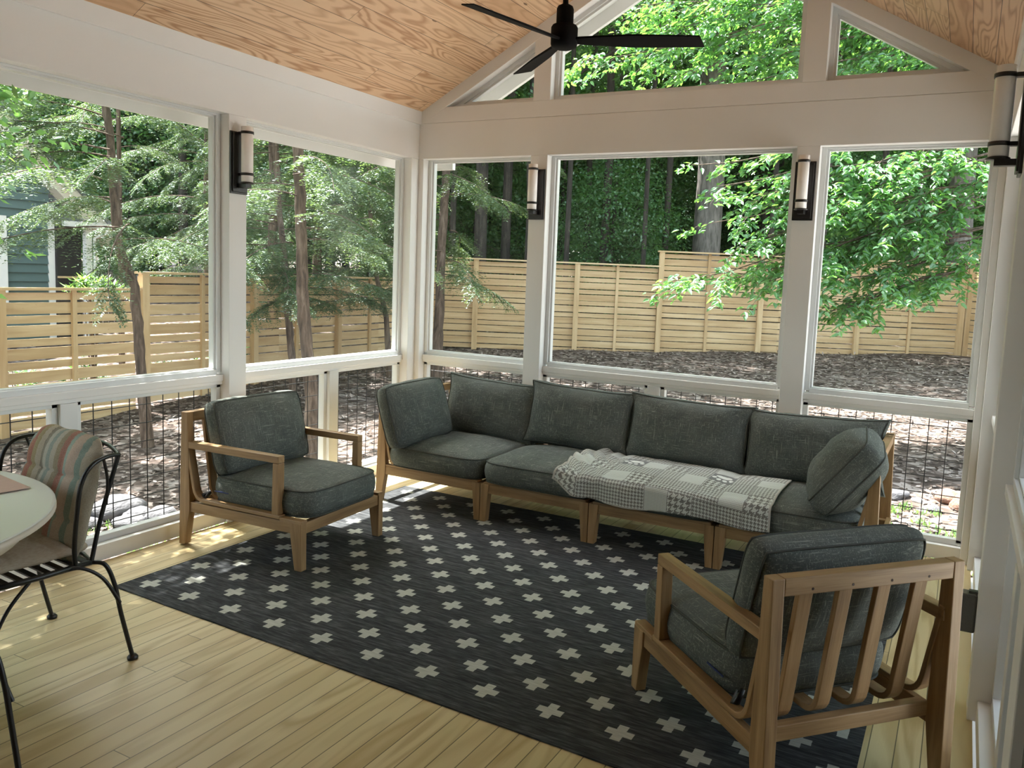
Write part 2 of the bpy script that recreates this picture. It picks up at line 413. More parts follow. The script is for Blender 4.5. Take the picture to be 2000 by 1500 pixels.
M['shingle'] = mat('grey_shingles', rough=.9, fn=lambda g: dict(color=g.ramp(g.noise(None, 14, 3), [(.3, (.09, .09, .10)), (.7, (.18, .18, .19))])))
M['darkroom'] = mat('painted_interior_shade', rough=.8, fn=lambda g: dict(color=g.ramp(g.noise(None, 3, 3), [(.3, (.012, .012, .011)), (.7, (.03, .027, .024))])))  # near-black colour painted in for the shade inside the neighbour's porch
M['turquoise'] = mat('turquoise_plastic', rough=.35, fn=lambda g: dict(color=g.ramp(g.noise(None, 2), [(.3, (.01, .38, .36)), (.7, (.015, .45, .42))])))
M['greyplastic'] = mat('grey_plastic', rough=.5, fn=lambda g: dict(color=g.ramp(g.noise(None, 20), [(.3, (.085, .085, .08)), (.7, (.11, .11, .105))])))
M['siding'] = mat('house_wall_siding', rough=.7, fn=lambda g: dict(color=g.ramp((lambda c: (c[2] / .15).frac())(g.geo()), [(.0, (.05, .05, .045)), (.06, (.13, .125, .11)), (1, (.16, .15, .135))])))
def pane_mat():
    m = bpy.data.materials.new('clear_window_film'); m.use_nodes = True; g = G(m); g.n.clear()
    x, y, z = g.geo(); n = g.noise(g.xyz(x, y, z), 1.7, 3)
    t = g.node('ShaderNodeBsdfTransparent'); t.inputs[0].default_value = (.97, .975, .97, 1)
    gl = g.node('ShaderNodeBsdfGlossy'); gl.inputs['Roughness'].default_value = .06; gl.inputs['Color'].default_value = (.9, .9, .9, 1)
    d = g.node('ShaderNodeBsdfDiffuse'); d.inputs['Color'].default_value = (.7, .72, .72, 1)
    fr = g.node('ShaderNodeFresnel'); fr.inputs[0].default_value = 1.25
    m1 = g.node('ShaderNodeMixShader'); g.l.new((E_(g, fr.outputs[0]) * .12).s, m1.inputs[0]); g.l.new(t.outputs[0], m1.inputs[1]); g.l.new(gl.outputs[0], m1.inputs[2])
    m2 = g.node('ShaderNodeMixShader'); g.l.new((n * .022).s, m2.inputs[0]); g.l.new(m1.outputs[0], m2.inputs[1]); g.l.new(d.outputs[0], m2.inputs[2])
    o = g.node('ShaderNodeOutputMaterial'); g.l.new(m2.outputs[0], o.inputs[0]); return m
M['pane'] = pane_mat()

# ------------------------------------------------------------------ dimensions (metres; porch corner post at the origin)
W = 4.035            # width of the gable end
ZH = 2.453           # underside of the beams
ZC = 2.805           # eave line of the ceiling
XR, ZR = 2.09, 3.945 # ridge
YB = -5.9            # back of the porch
def ceil_z(x): return ZC + (ZR - ZC) * (x / XR if x < XR else (W - x) / (W - XR))

# floor
fb = MB(); fb.add([(-.02, YB, 0), (W + .02, YB, 0), (W + .02, .02, 0), (-.02, .02, 0), (-.02, YB, -.12), (W + .02, YB, -.12), (W + .02, .02, -.12), (-.02, .02, -.12)],
    [(0, 1, 2, 3), (7, 6, 5, 4), (0, 4, 5, 1), (1, 5, 6, 2), (2, 6, 7, 3), (3, 7, 4, 0)],
    [[(YB, 0), (YB, W), (0, W), (0, 0)]] + [[(0, 0)] * 4] * 5)
fb.build('floor', M['floor'], kind='structure')
# porch skirting under the floor, seen from outside only
MB().box(-.16, W + .16, YB, .16, -.9, -.121).build('trim_1', M['white'], kind='structure')

# ceiling: two plank slopes
cb = MB()
for x0, z0, x1, z1 in ((-.0, ZC, XR, ZR), (W, ZC, XR, ZR)):
    L = sqrt((x1 - x0) ** 2 + (z1 - z0) ** 2); t = .03
    nx, nz = (-(z1 - z0) / L * t, (x1 - x0) / L * t) if x0 < x1 else ((z1 - z0) / L * t, -(x1 - x0) / L * t)
    vs = [(x0, YB, z0), (x1, YB, z1), (x1, 0.02, z1), (x0, 0.02, z0), (x0 + nx, YB, z0 + nz), (x1 + nx, YB, z1 + abs(nz)), (x1 + nx, .02, z1 + abs(nz)), (x0 + nx, .02, z0 + nz)]
    o = 0 if x0 < x1 else 10
    cb.add(vs, [(0, 1, 2, 3), (7, 6, 5, 4), (0, 4, 5, 1), (1, 5, 6, 2), (2, 6, 7, 3), (3, 7, 4, 0)], [[(YB, o), (YB, o + L), (0, o + L), (0, o)]] + [[(0, 0)] * 4] * 5)
cb.build('ceiling', M['ceiling'], kind='structure')
# outer roof with overhang
rb = MB()
OV, OE = .48, .42
for sgn in (-1, 1):
    xe = -OE if sgn < 0 else W + OE; slope = (ZR - ZC) / (XR if sgn < 0 else W - XR)
    ze = ZC + .06 - OE * slope
    for (xa, za, xb, zb) in ((xe, ze, XR, ZR + .06),):
        rb.hexa([(xa, YB - .3, za), (xb, YB - .3, zb), (xb, OV, zb), (xa, OV, za), (xa, YB - .3, za + .16), (xb, YB - .3, zb + .16), (xb, OV, zb + .16), (xa, OV, za + .16)], 1)
rb.build('roof', M['shingle'], kind='structure')
eb = MB()   # fascias, soffits and rake boards
for sgn in (-1, 1):
    xe = -OE if sgn < 0 else W + OE; xi = -.14 if sgn < 0 else W + .14; slope = (ZR - ZC) / (XR if sgn < 0 else W - XR); ze = ZC + .06 - OE * slope
    eb.box(min(xe, xe + sgn * .02), max(xe, xe + sgn * .02), YB - .3, OV, 2.425, ze + .17)
    eb.box(min(xe, xi), max(xe, xi), YB - .3, OV, 2.50, 2.52)
    for y0 in (OV - .035, ):
        eb.hexa([(xe, y0, ze - .13), (XR, y0, ZR - .07), (XR, y0 + .035, ZR - .07), (xe, y0 + .035, ze - .13), (xe, y0, ze + .16), (XR, y0, ZR + .22), (XR, y0 + .035, ZR + .22), (xe, y0 + .035, ze + .16)], 0)
    eb.box(*( (xe, .02) if sgn < 0 else (W - .02, xe)), OV - .04, OV, 2.43, 2.62)
    # rake soffit
    eb.hexa([(xe, .14, ze - .02), (XR, .14, ZR + .035), (XR, OV, ZR + .035), (xe, OV, ze - .02), (xe, .14, ze), (XR, .14, ZR + .055), (XR, OV, ZR + .055), (xe, OV, ze)], 0)
eb.build('trim_2', M['white'], kind='structure')

# ------------------------------------------------------------------ walls
T = .14
def wall_root(name): return tag(empty(name), kind='structure')
wl, wg, wr, wk = wall_root('wall_left'), wall_root('wall_gable'), wall_root('wall_right'), wall_root('wall_back')
def post(par, x0, x1, y0, y1, z0=0, z1=ZH): return MB().box(x0, x1, y0, y1, z0, z1).build('post', M['white'], par, bevel=.003)
# left wall posts (faces on x=0)
LP = [(-1.84, -1.71), (-3.80, -3.67), (-5.76, -5.63)]
for a, b in LP: post(wl, -T, 0, a, b)
post(wl, -T, 0, -.09, T)                       # corner post
RPs = [(-1.94, -1.80), (-3.70, -3.57), (-5.66, -5.53)]
for a, b in RPs: post(wr, W, W + T, a, b)
post(wr, W, W + T, -.09, T)
GP = [(1.0, 1.138), (2.886, 3.026)]
for a, b in GP: post(wg, a, b, 0, T)
post(wg, 0, .045, .0, T); post(wg, W - .04, W, .0, T)
# beams
def beam(par, nm, x0, x1, y0, y1, z0, z1): return MB().box(x0, x1, y0, y1, z0, z1).build(nm, M['white'], par, bevel=.003)
beam(wl, 'beam', -T, 0, YB, T, ZH, 2.86); beam(wl, 'beam_trim', 0, .019, YB, 0, 2.717, 2.85)
beam(wr, 'beam', W, W + T, YB, T, ZH, 2.86); beam(wr, 'beam_trim', W - .019, W, YB, 0, 2.717, 2.85)
beam(wg, 'beam', 0, W, 0, T, ZH, 2.722); beam(wg, 'beam_trim', 0, W, .002, T, 2.723, 2.84)
# gable posts above the beam and the raking boards under the ceiling
for a, b in GP: post(wg, a, b, .002, T, 2.84, ceil_z((a + b) / 2) + .03)
for sgn, xe in ((-1, 0.0), (1, W)):
    m = MB(); d = .098
    m.hexa([(xe, .001, ZC - d), (XR, .001, ZR - d), (XR, T, ZR - d), (xe, T, ZC - d), (xe, .001, ZC + .06), (XR, .001, ZR + .06), (XR, T, ZR + .06), (xe, T, ZC + .06)], 0)
    m.build('raking_board', M['white'], wg, bevel=.003)

winN = [0]
def window(plane, a0, a1, mull=None, upper=True):
    """one bay: sill rail, upper pane, lower panes with wire guard. plane: 'L','R','G'; a0<a1 along the wall"""
    winN[0] += 1
    r = tag(empty('window_%d' % winN[0]), kind='structure')
    def bx(m, d0, d1, s0, s1, z0, z1):   # d: depth outward from the room face
        if plane == 'L': m.box(-d1, -d0, s0, s1, z0, z1)
        elif plane == 'R': m.box(W + d0, W + d1, s0, s1, z0, z1)
        else: m.box(s0, s1, d0, d1, z0, z1)
        return m
    fr = MB()
    # upper frame: stepped jambs, head and sill
    zt, zb = ZH, .930
    for (w_, d0, d1) in ((.030, .070, .085), (.044, .085, .125)):
        bx(fr, d0, d1, a0, a0 + w_, zb, zt); bx(fr, d0, d1, a1 - w_, a1, zb, zt); bx(fr, d0, d1, a0 + w_, a1 - w_, zt - (.012 if w_ < .04 else .022), zt)
        bx(fr, d0, d1, a0 + w_, a1 - w_, zb - .02, zb + w_ * .55)
    fr.build('upper_frame', M['vinyl'], r, bevel=.002)
    rl = MB(); bx(rl, .048, .13, a0, a1, .876, .916); bx(rl, .058, .13, a0, a1, .855, .8755)
    rl.build('sill_rail', M['white'], r, bevel=.003)
    lo = MB(); zb2, zt2 = .10, .855
    segs = [(a0, a1)]
    if mull: segs = [(a0, mull - .045), (mull + .045, a1)]; bx(lo, .050, .13, mull - .045, mull + .045, .085, zt2)
    for s0, s1 in segs:
        bx(lo, .075, .125, s0, s0 + .03, zb2, zt2); bx(lo, .075, .125, s1 - .03, s1, zb2, zt2); bx(lo, .075, .125, s0, s1, zt2 - .02, zt2); bx(lo, .075, .125, s0, s1, .085, zb2 + .02)
    lo.build('lower_frame', M['vinyl'], r, bevel=.002)
    ba = MB(); bx(ba, .030, .13, a0, a1, .0, .085)
    ba.build('sill_base', M['white'], r, bevel=.003)
    p = MB(); bx(p, .1085, .1115, a0 + .03, a1 - .03, .94, ZH - .03); p.build('pane', M['pane'], r)
    for s0, s1 in segs:
        p = MB(); bx(p, .1085, .1115, s0 + .025, s1 - .025, .11, zt2 - .01); p.build('pane', M['pane'], r)
        g = MB(); R_ = .0029; dd = .132
        def pt(d, s, z): return (-d, s, z) if plane == 'L' else ((W + d, s, z) if plane == 'R' else (s, d, z))
        s = math.ceil((s0 + .01) / .1045) * .1045
        while s < s1 - .01: g.tube([pt(dd, s, .08), pt(dd, s, .87)], R_, 5); s += .1045
        z = .155
        while z < .86: g.tube([pt(dd + .005, s0, z), pt(dd + .005, s1, z)], R_, 5); z += .1045
        g.build('wire_guard', M['wire'], r)
    return r
window('L', -1.71, -.09, -.87); window('L', -3.67, -1.84, -2.79); window('L', -5.63, -3.80, -4.72)
window('G', .045, 1.0); window('G', 1.138, 2.886, 2.017); window('G', 3.026, W - .04)
window('R', -1.80, -.09, -.95); window('R', -3.57, -1.94, -2.75); None
# gable windows: two triangles and the wide centre light
def gable_window(pts):
    winN[0] += 1; r = tag(empty('window_%d' % winN[0]), kind='structure')
    c = np.mean(pts, 0); fr = MB(); n = len(pts)
    def inset(d):
        out = []
        for i in range(n):
            p, q, s = np.array(pts[i - 1]), np.array(pts[i]), np.array(pts[(i + 1) % n])
            e1 = (q - p) / np.linalg.norm(q - p); e2 = (s - q) / np.linalg.norm(s - q)
            n1 = np.array([-e1[1], e1[0]]); n2 = np.array([-e2[1], e2[0]])
            A = np.array([n1, n2]); b = np.array([n1 @ q + d, n2 @ q + d]); out.append(np.linalg.solve(A, b))
        return out
    for (w_, d0, d1) in ((.028, .070, .085), (.044, .085, .125)):
        I = inset(w_)
        for i in range(n):
            j = (i + 1) % n; o0, o1, i1, i0 = pts[i], pts[j], I[j], I[i]
            fr.hexa([(o0[0], d0, o0[1]), (o1[0], d0, o1[1]), (i1[0], d0, i1[1]), (i0[0], d0, i0[1]), (o0[0], d1, o0[1]), (o1[0], d1, o1[1]), (i1[0], d1, i1[1]), (i0[0], d1, i0[1])], 0)
    fr.build('window_frame', M['vinyl'], r)
    I = inset(.035); m = MB(); m.add([(q[0], .109, q[1]) for q in I] + [(q[0], .112, q[1]) for q in I], [tuple(range(n)), tuple(range(2 * n - 1, n - 1, -1))] + [(i, (i + 1) % n, n + (i + 1) % n, n + i) for i in range(n)])
    m.build('pane', M['pane'], r); return r
zz = lambda x: ceil_z(x) - .098
gx = lambda z: (z + .098 - ZC) * XR / (ZR - ZC); gxr = lambda z: W - (z + .098 - ZC) * (W - XR) / (ZR - ZC)
gable_window([(gx(2.84), 2.84), (1.0, 2.84), (1.0, zz(1.0))])
gable_window([(1.138, 2.84), (2.886, 2.84), (2.886, zz(2.886)), (XR, zz(XR)), (1.138, zz(1.138))])
gable_window([(3.026, 2.84), (gxr(2.84), 2.84), (3.026, zz(3.026))])
# house wall behind the camera, plus light blockers added on the right
for par_, x0_, x1_, y1_ in ((wr, W + .02, W + .10, -3.70),): MB().box(x0_, x1_, YB, y1_, 0, ZH).build('light_block_panel', M['siding'], par_)  # unseen right bay closed off to keep light from the gable
MB().box(W + T + .3, W + 10, -12, -2.95, -.8, 4.6).build('siding', M['siding'], wk)  # unseen dark wing added to block light through the right bays
wb = MB(); wb.box(-T, W + T, YB - .15, YB, 0, 2.85); wb.hexa([(-T, YB - .15, 2.85), (W + T, YB - .15, 2.85), (W + T, YB, 2.85), (-T, YB, 2.85), (XR - .01, YB - .15, 3.95), (XR + .01, YB - .15, 3.95), (XR + .01, YB, 3.95), (XR - .01, YB, 3.95)], 0)
wb.build('siding', M['siding'], wk)

# ------------------------------------------------------------------ ground outside
def gz(x, y):
    z = -.5 + .065 * max(-6, min(y, 12.5))
    # beyond the fence line the wood rises gently
    d = (y - 10.9) * cos(radians(27.5)) - (x - .0) * sin(radians(27.5))
    if d > 2: z += (d - 2) * .045
    return z
def gzn(x, y): return gz(x, y) + .045 * mnoise.noise(Vector((x * .7, y * .7, 0))) + .018 * mnoise.noise(Vector((x * 3, y * 3, 2)))
xs = np.concatenate([np.linspace(-45, -8, 22), np.arange(-7.6, 8, .28), np.linspace(8.4, 40, 20)]); ys = np.concatenate([np.linspace(-16, -4.5, 10), np.arange(-4, 14, .28), np.linspace(14.5, 62, 30)])
V = []; 
for y in ys:
    for x in xs:
        z = gzn(x, y)
        if -.3 < x < W + .3 and y < .3: z = min(z, -.95)
        V.append((x, y, z))
nx_ = len(xs); Q = [(j * nx_ + i, j * nx_ + i + 1, (j + 1) * nx_ + i + 1, (j + 1) * nx_ + i) for j in range(len(ys) - 1) for i in range(nx_ - 1)]
np_mesh('ground', V, Q, M['ground'], smooth=True, kind='structure')

def rand_unit(n):
    v = RNG.normal(size=(n, 3)); return v / np.linalg.norm(v, axis=1)[:, None]
def leaves(P, D, N, L, Wd, fold=.0):
    """leaf blades: base P, direction D, normal N. Returns verts, quads (two quads per leaf when folded)"""
    D = D / np.linalg.norm(D, axis=1)[:, None]; S = np.cross(D, N); S /= np.linalg.norm(S, axis=1)[:, None] + 1e-9; N = np.cross(S, D)
    L = np.asarray(L)[:, None]; Wd = np.asarray(Wd)[:, None]
    if not fold:
        a = P; b = P + D * L * .45 + S * Wd * .5; c = P + D * L; d = P + D * L * .45 - S * Wd * .5
        V = np.stack([a, b, c, d], 1).reshape(-1, 3); n = len(P); return V, np.arange(4 * n).reshape(n, 4)
    a = P; c = P + D * L - N * L * .12; b1 = P + D * L * .28 + S * Wd * .46 + N * Wd * fold; b2 = P + D * L * .68 + S * Wd * .36 + N * Wd * fold * .6
    d1 = P + D * L * .28 - S * Wd * .46 + N * Wd * fold; d2 = P + D * L * .68 - S * Wd * .36 + N * Wd * fold * .6
    V = np.stack([a, b1, b2, c, d2, d1], 1).reshape(-1, 3); n = len(P); i = np.arange(n)[:, None] * 6
    return V, np.concatenate([i + np.array([0, 1, 2, 3]), i + np.array([0, 3, 4, 5])])

# dry leaves lying on the near ground
n = 26000
P = np.stack([RNG.uniform(-6, 5.5, n), RNG.uniform(-3.5, 12, n), np.zeros(n)], 1)
keep = ~((P[:, 0] > -.3) & (P[:, 0] < W + .3) & (P[:, 1] < .3)); P = P[keep]; P[:, 2] = [gzn(x, y) + .012 for x, y in P[:, :2]]
n = len(P); D = rand_unit(n); D[:, 2] *= .25; N = rand_unit(n) * .35 + np.array([0, 0, 1])
V, Q = leaves(P, D, N, RNG.uniform(.035, .085, n), RNG.uniform(.02, .045, n))
tag(np_mesh('leaf_litter', V, Q, M['litter']), 'dry fallen leaves scattered over the bare soil of the yard', 'leaves', kind='stuff')

# ------------------------------------------------------------------ slat fence
def fence(p0, p1, zt, names, gap, wide, post_at, cap=True, zb_extra=-.02, seed=1, flip=1):
    rs = random.Random(seed)
    p0, p1 = Vector((*p0, 0)), Vector((*p1, 0)); d = (p1 - p0); L = d.length; d.normalize(); nrm = Vector((-d.y, d.x, 0)) * flip   # nrm points to the porch
    root = empty('slat_fence', (p0.x, p0.y, gz(p0.x, p0.y))); tag(root, names[0], 'fence', names[1])
    o0 = Vector(root.location)
    def W3(s, t, z): q = p0 + d * s + nrm * t; return Vector((q.x, q.y, z)) - o0
    b = MB(); z = zt - .03; k = 0
    while True:
        h = wide[k % 2]; k += 1
        zlo = z - h
        if zlo < min(gz(p0.x, p0.y), gz(p1.x, p1.y)) - .05: break
        # boards run over two posts, each a little uneven
        s = 0
        while s < L - .01:
            e = min(L, s + 2.44); j = rs.uniform(-.004, .004)
            b.hexa([W3(s, -.01, zlo + j), W3(e, -.01, zlo + j), W3(e, .009, zlo + j), W3(s, .009, zlo + j), W3(s, -.01, z + j), W3(e, -.01, z + j), W3(e, .009, z + j), W3(s, .009, z + j)], 0)
            s = e
        z = zlo - gap - rs.uniform(0, .006)
    b.build('slat_panel', M['fence'], root)
    for s, wd in post_at:
        q = p0 + d * s; m = MB(); zb = gz(q.x, q.y) - .15
        t1 = .095 if wd > .07 else .05
        m.hexa([W3(s - wd / 2, .010, zb), W3(s + wd / 2, .010, zb), W3(s + wd / 2, t1, zb), W3(s - wd / 2, t1, zb), W3(s - wd / 2, .010, zt), W3(s + wd / 2, .010, zt), W3(s + wd / 2, t1, zt), W3(s - wd / 2, t1, zt)], 2)
        m.build('fence_post', M['fence'], root)
    m = MB(); m.hexa([W3(-.03, -.03, zt), W3(L + .03, -.03, zt), W3(L + .03, .11, zt), W3(-.03, .11, zt), W3(-.03, -.03, zt + .03), W3(L + .03, -.03, zt + .03), W3(L + .03, .11, zt + .03), W3(-.03, .11, zt + .03)], 0)
    m.build('cap_board', M['fence'], root)
    return root
FX = -5.7
# left side of the yard, parallel to the porch
fence((FX, -8.0), (FX, 1.62), 1.17, ('low run of pale cedar slat fence on the left, bright gaps between boards', None), .021, (.088, .132), [(s, .09 if i % 2 else .055) for i, s in enumerate(np.arange(.2, 9.3, .86))] , seed=3, flip=-1)
fence((FX, 1.68), (FX, 7.9), 1.385, ('taller stepped run of cedar slat fence behind the hemlock trunks on the left', None), .019, (.088, .132), [(.05, .10), (.98, .055), (1.9, .09), (2.8, .055), (3.75, .09), (4.6, .055), (5.5, .09)], seed=4, flip=-1)
cb_, sb_ = cos(radians(27.5)), sin(radians(27.5)); C0 = Vector((FX, 7.92))
def bp(s): return (C0.x + cb_ * s, C0.y + sb_ * s)
fence(bp(0), bp(4.65), 1.83, ('lower run of cedar slat fence across the back, left of the step', None), .012, (.082, .122), [(.3, .055), (1.05, .10), (2.2, .055), (3.05, .10), (3.85, .055)], seed=5, flip=-1)
fence(bp(4.655), bp(10.82), 2.125, ('tall run of cedar slat fence across the back behind the leafy branches', None), .012, (.082, .122), [(.05, .10), (1.0, .055), (2.05, .10), (3.1, .055), (4.0, .10), (5.05, .055), (6.05, .10)], seed=6, flip=-1)
e_ = bp(10.86)
fence(e_, (e_[0] + 2.2 * .55, e_[1] - 2.2 * .835), 2.46, ('tallest sunlit end of cedar slat fence at the far right corner', None), .012, (.082, .122), [(.06, .12), (1.1, .055), (2.1, .10)], seed=7, flip=-1)

# ------------------------------------------------------------------ neighbour's house beyond the left fence
HX = -13.0
hs = empty('neighbor_house', (HX, 2, -.6)); tag(hs, 'blue-green clapboard house with pale trim and a dark screened porch beyond the fence', 'house')
ho = Vector(hs.location)
def hbox(m, x0, x1, y0, y1, z0, z1): return m.box(x0 - ho.x, x1 - ho.x, y0 - ho.y, y1 - ho.y, z0 - ho.z, z1 - ho.z)
m = MB(); z = -.6
def rake_z(y): return 4.05 - (y - 4.05) * .967 - .12
while z < 7.5:
    ymax = min(4.94, 4.05 + (3.93 - z) / .967 + .2)
    if ymax < -3: break
    m.hexa([(-.3, -8 - ho.y, z - ho.z), (.045, -8 - ho.y, z - ho.z), (.045, ymax - ho.y, z - ho.z), (-.3, ymax - ho.y, z - ho.z), (-.3, -8 - ho.y, z + .185 - ho.z), (.0, -8 - ho.y, z + .185 - ho.z), (.0, ymax - ho.y, z + .185 - ho.z), (-.3, ymax - ho.y, z + .185 - ho.z)], 1); z += .18
m.build('clapboard_wall', M['teal'], hs)
m = MB(); hbox(m, HX - .1, HX + .045, 4.9, 5.03, -.6, 2.6); m.build('corner_board', M['white'], hs)
m = MB()
ya, za, yb, zb = -2.0, 4.05 + 6.05 * .967, 6.1, 4.05 - 2.05 * .967
for (d0, d1, w) in ((.0, .30, .30), (.30, .36, .12)):
    m.hexa([(d0, ya - ho.y, za - w - ho.z), (d1, ya - ho.y, za - w - ho.z), (d1, yb - ho.y, zb - w - ho.z), (d0, yb - ho.y, zb - w - ho.z), (d0, ya - ho.y, za + .1 - ho.z), (d1, ya - ho.y, za + .1 - ho.z), (d1, yb - ho.y, zb + .1 - ho.z), (d0, yb - ho.y, zb + .1 - ho.z)], 1)
m.build('rake_board', M['tableapron'], hs)
m = MB(); m.hexa([(-9, ya - ho.y, za - ho.z + .1), (.4, ya - ho.y, za - ho.z + .1), (.4, yb - ho.y, zb - ho.z + .1), (-9, yb - ho.y, zb - ho.z + .1), (-9, ya - ho.y, za + .2 - ho.z), (.4, ya - ho.y, za + .2 - ho.z), (.4, yb - ho.y, zb + .2 - ho.z), (-9, yb - ho.y, zb + .2 - ho.z)], 1); m.build('roof', M['shingle'], hs)
m = MB(); m.hexa([(-2.6 , 5.0 - ho.y, 3.1 - ho.z), (.35, 5.0 - ho.y, 2.20 - ho.z), (.35, 6.0 - ho.y, 2.20 - ho.z), (-2.6, 6.0 - ho.y, 3.1 - ho.z), (-2.6, 5.0 - ho.y, 3.2 - ho.z), (.35, 5.0 - ho.y, 2.30 - ho.z), (.35, 6.0 - ho.y, 2.30 - ho.z), (-2.6, 6.0 - ho.y, 3.2 - ho.z)], 0); m.build('porch_roof', M['shingle'], hs)
m = MB(); hbox(m, HX + .35, HX + .45, 5.0, 6.05, 2.17, 2.28); m.build('gutter', M['white'], hs)
m = MB(); hbox(m, HX + .15, HX + .27, 5.56, 5.69, -.6, 2.2); m.build('porch_column', M['white'], hs)
m = MB(); m.tube([(.40, 5.98 - ho.y, 2.2 - ho.z), (.38, 5.95 - ho.y, 2.08 - ho.z), (.25, 5.76 - ho.y, 1.96 - ho.z), (.25, 5.76 - ho.y, .0)], .035, 8); m.build('downspout', M['white'], hs)
m = MB(); hbox(m, HX - 2.6, HX + .1, 5.04, 5.56, -.6, 2.2); m.build('painted_opening_shade', M['darkroom'], hs)  # solid dark box stands in for shade behind the screens
m = MB(); hbox(m, HX + .1, HX + .16, 5.04, 5.56, 1.10, 1.14); m.build('screen_rail', M['fence'], hs)
m = MB(); hbox(m, HX + .03, HX + .1, 3.80, 4.06, .6, 2.3); hbox(m, HX + .03, HX + .08, 2.4, 3.9, 2.2, 2.4); m.build('window_casing', M['white'], hs)
m = MB(); hbox(m, HX + .021, HX + .04, 2.5, 3.8, .6, 2.2); m.build('window_glass', M['darkroom'], hs)
# grey pickets further back
r = empty('picket_fence', (-13.4, 6.1, .2)); tag(r, 'old grey picket fence seen between the porch and the tree trunk', 'fence')
m = MB()
for k in range(9): m.box(-.02, .02, k * .14, k * .14 + .09, -.8, .98 + (.05 if k % 2 else 0))
m.box(-.05, -.02, 0, 1.3, .5, .6); m.box(-.05, -.02, 0, 1.3, 0, .1); m.build('pickets', M['oldfence'], r)
# turquoise curved plastic behind the fence
m = MB(); m.tube([(-.0, -2.2, .22), (0, -.9, .13), (0, -.25, .04), (0, .05, -.03)], [.09, .085, .07, .03], 10)
o = m.build('garden_slide', M['turquoise']); o.location = (-9.2, 1.75, 1.05); tag(o, 'curved turquoise plastic edge showing above the low fence at far left', 'slide')
MB().box(-.05, .05, -1.6, -1.5, -1.55, .12).build('support', M['turquoise'], o); MB().box(-.05, .05, -.5, -.4, -1.55, .02).build('support', M['turquoise'], o)

# ------------------------------------------------------------------ plants
def emb(root, name, parts_V, parts_Q, matl):
    off = 0; Vs = []; Qs = []
    for v, q in zip(parts_V, parts_Q): Vs.append(v); Qs.append(q + off); off += len(v)
    return np_mesh(name, np.concatenate(Vs), np.concatenate(Qs), matl, root)

def curve_pts(a, b, sag, n=9, wob=0, rs=random):
    a, b = np.array(a, float), np.array(b, float); out = []
    for i in range(n):
        t = i / (n - 1); p = a + (b - a) * t; p[2] += sag * 4 * t * (1 - t) * .5 + sag * t * 0
        if wob and 0 < i < n - 1: p += np.array([rs.uniform(-wob, wob) for _ in range(3)])
        out.append(p)
    return np.array(out)

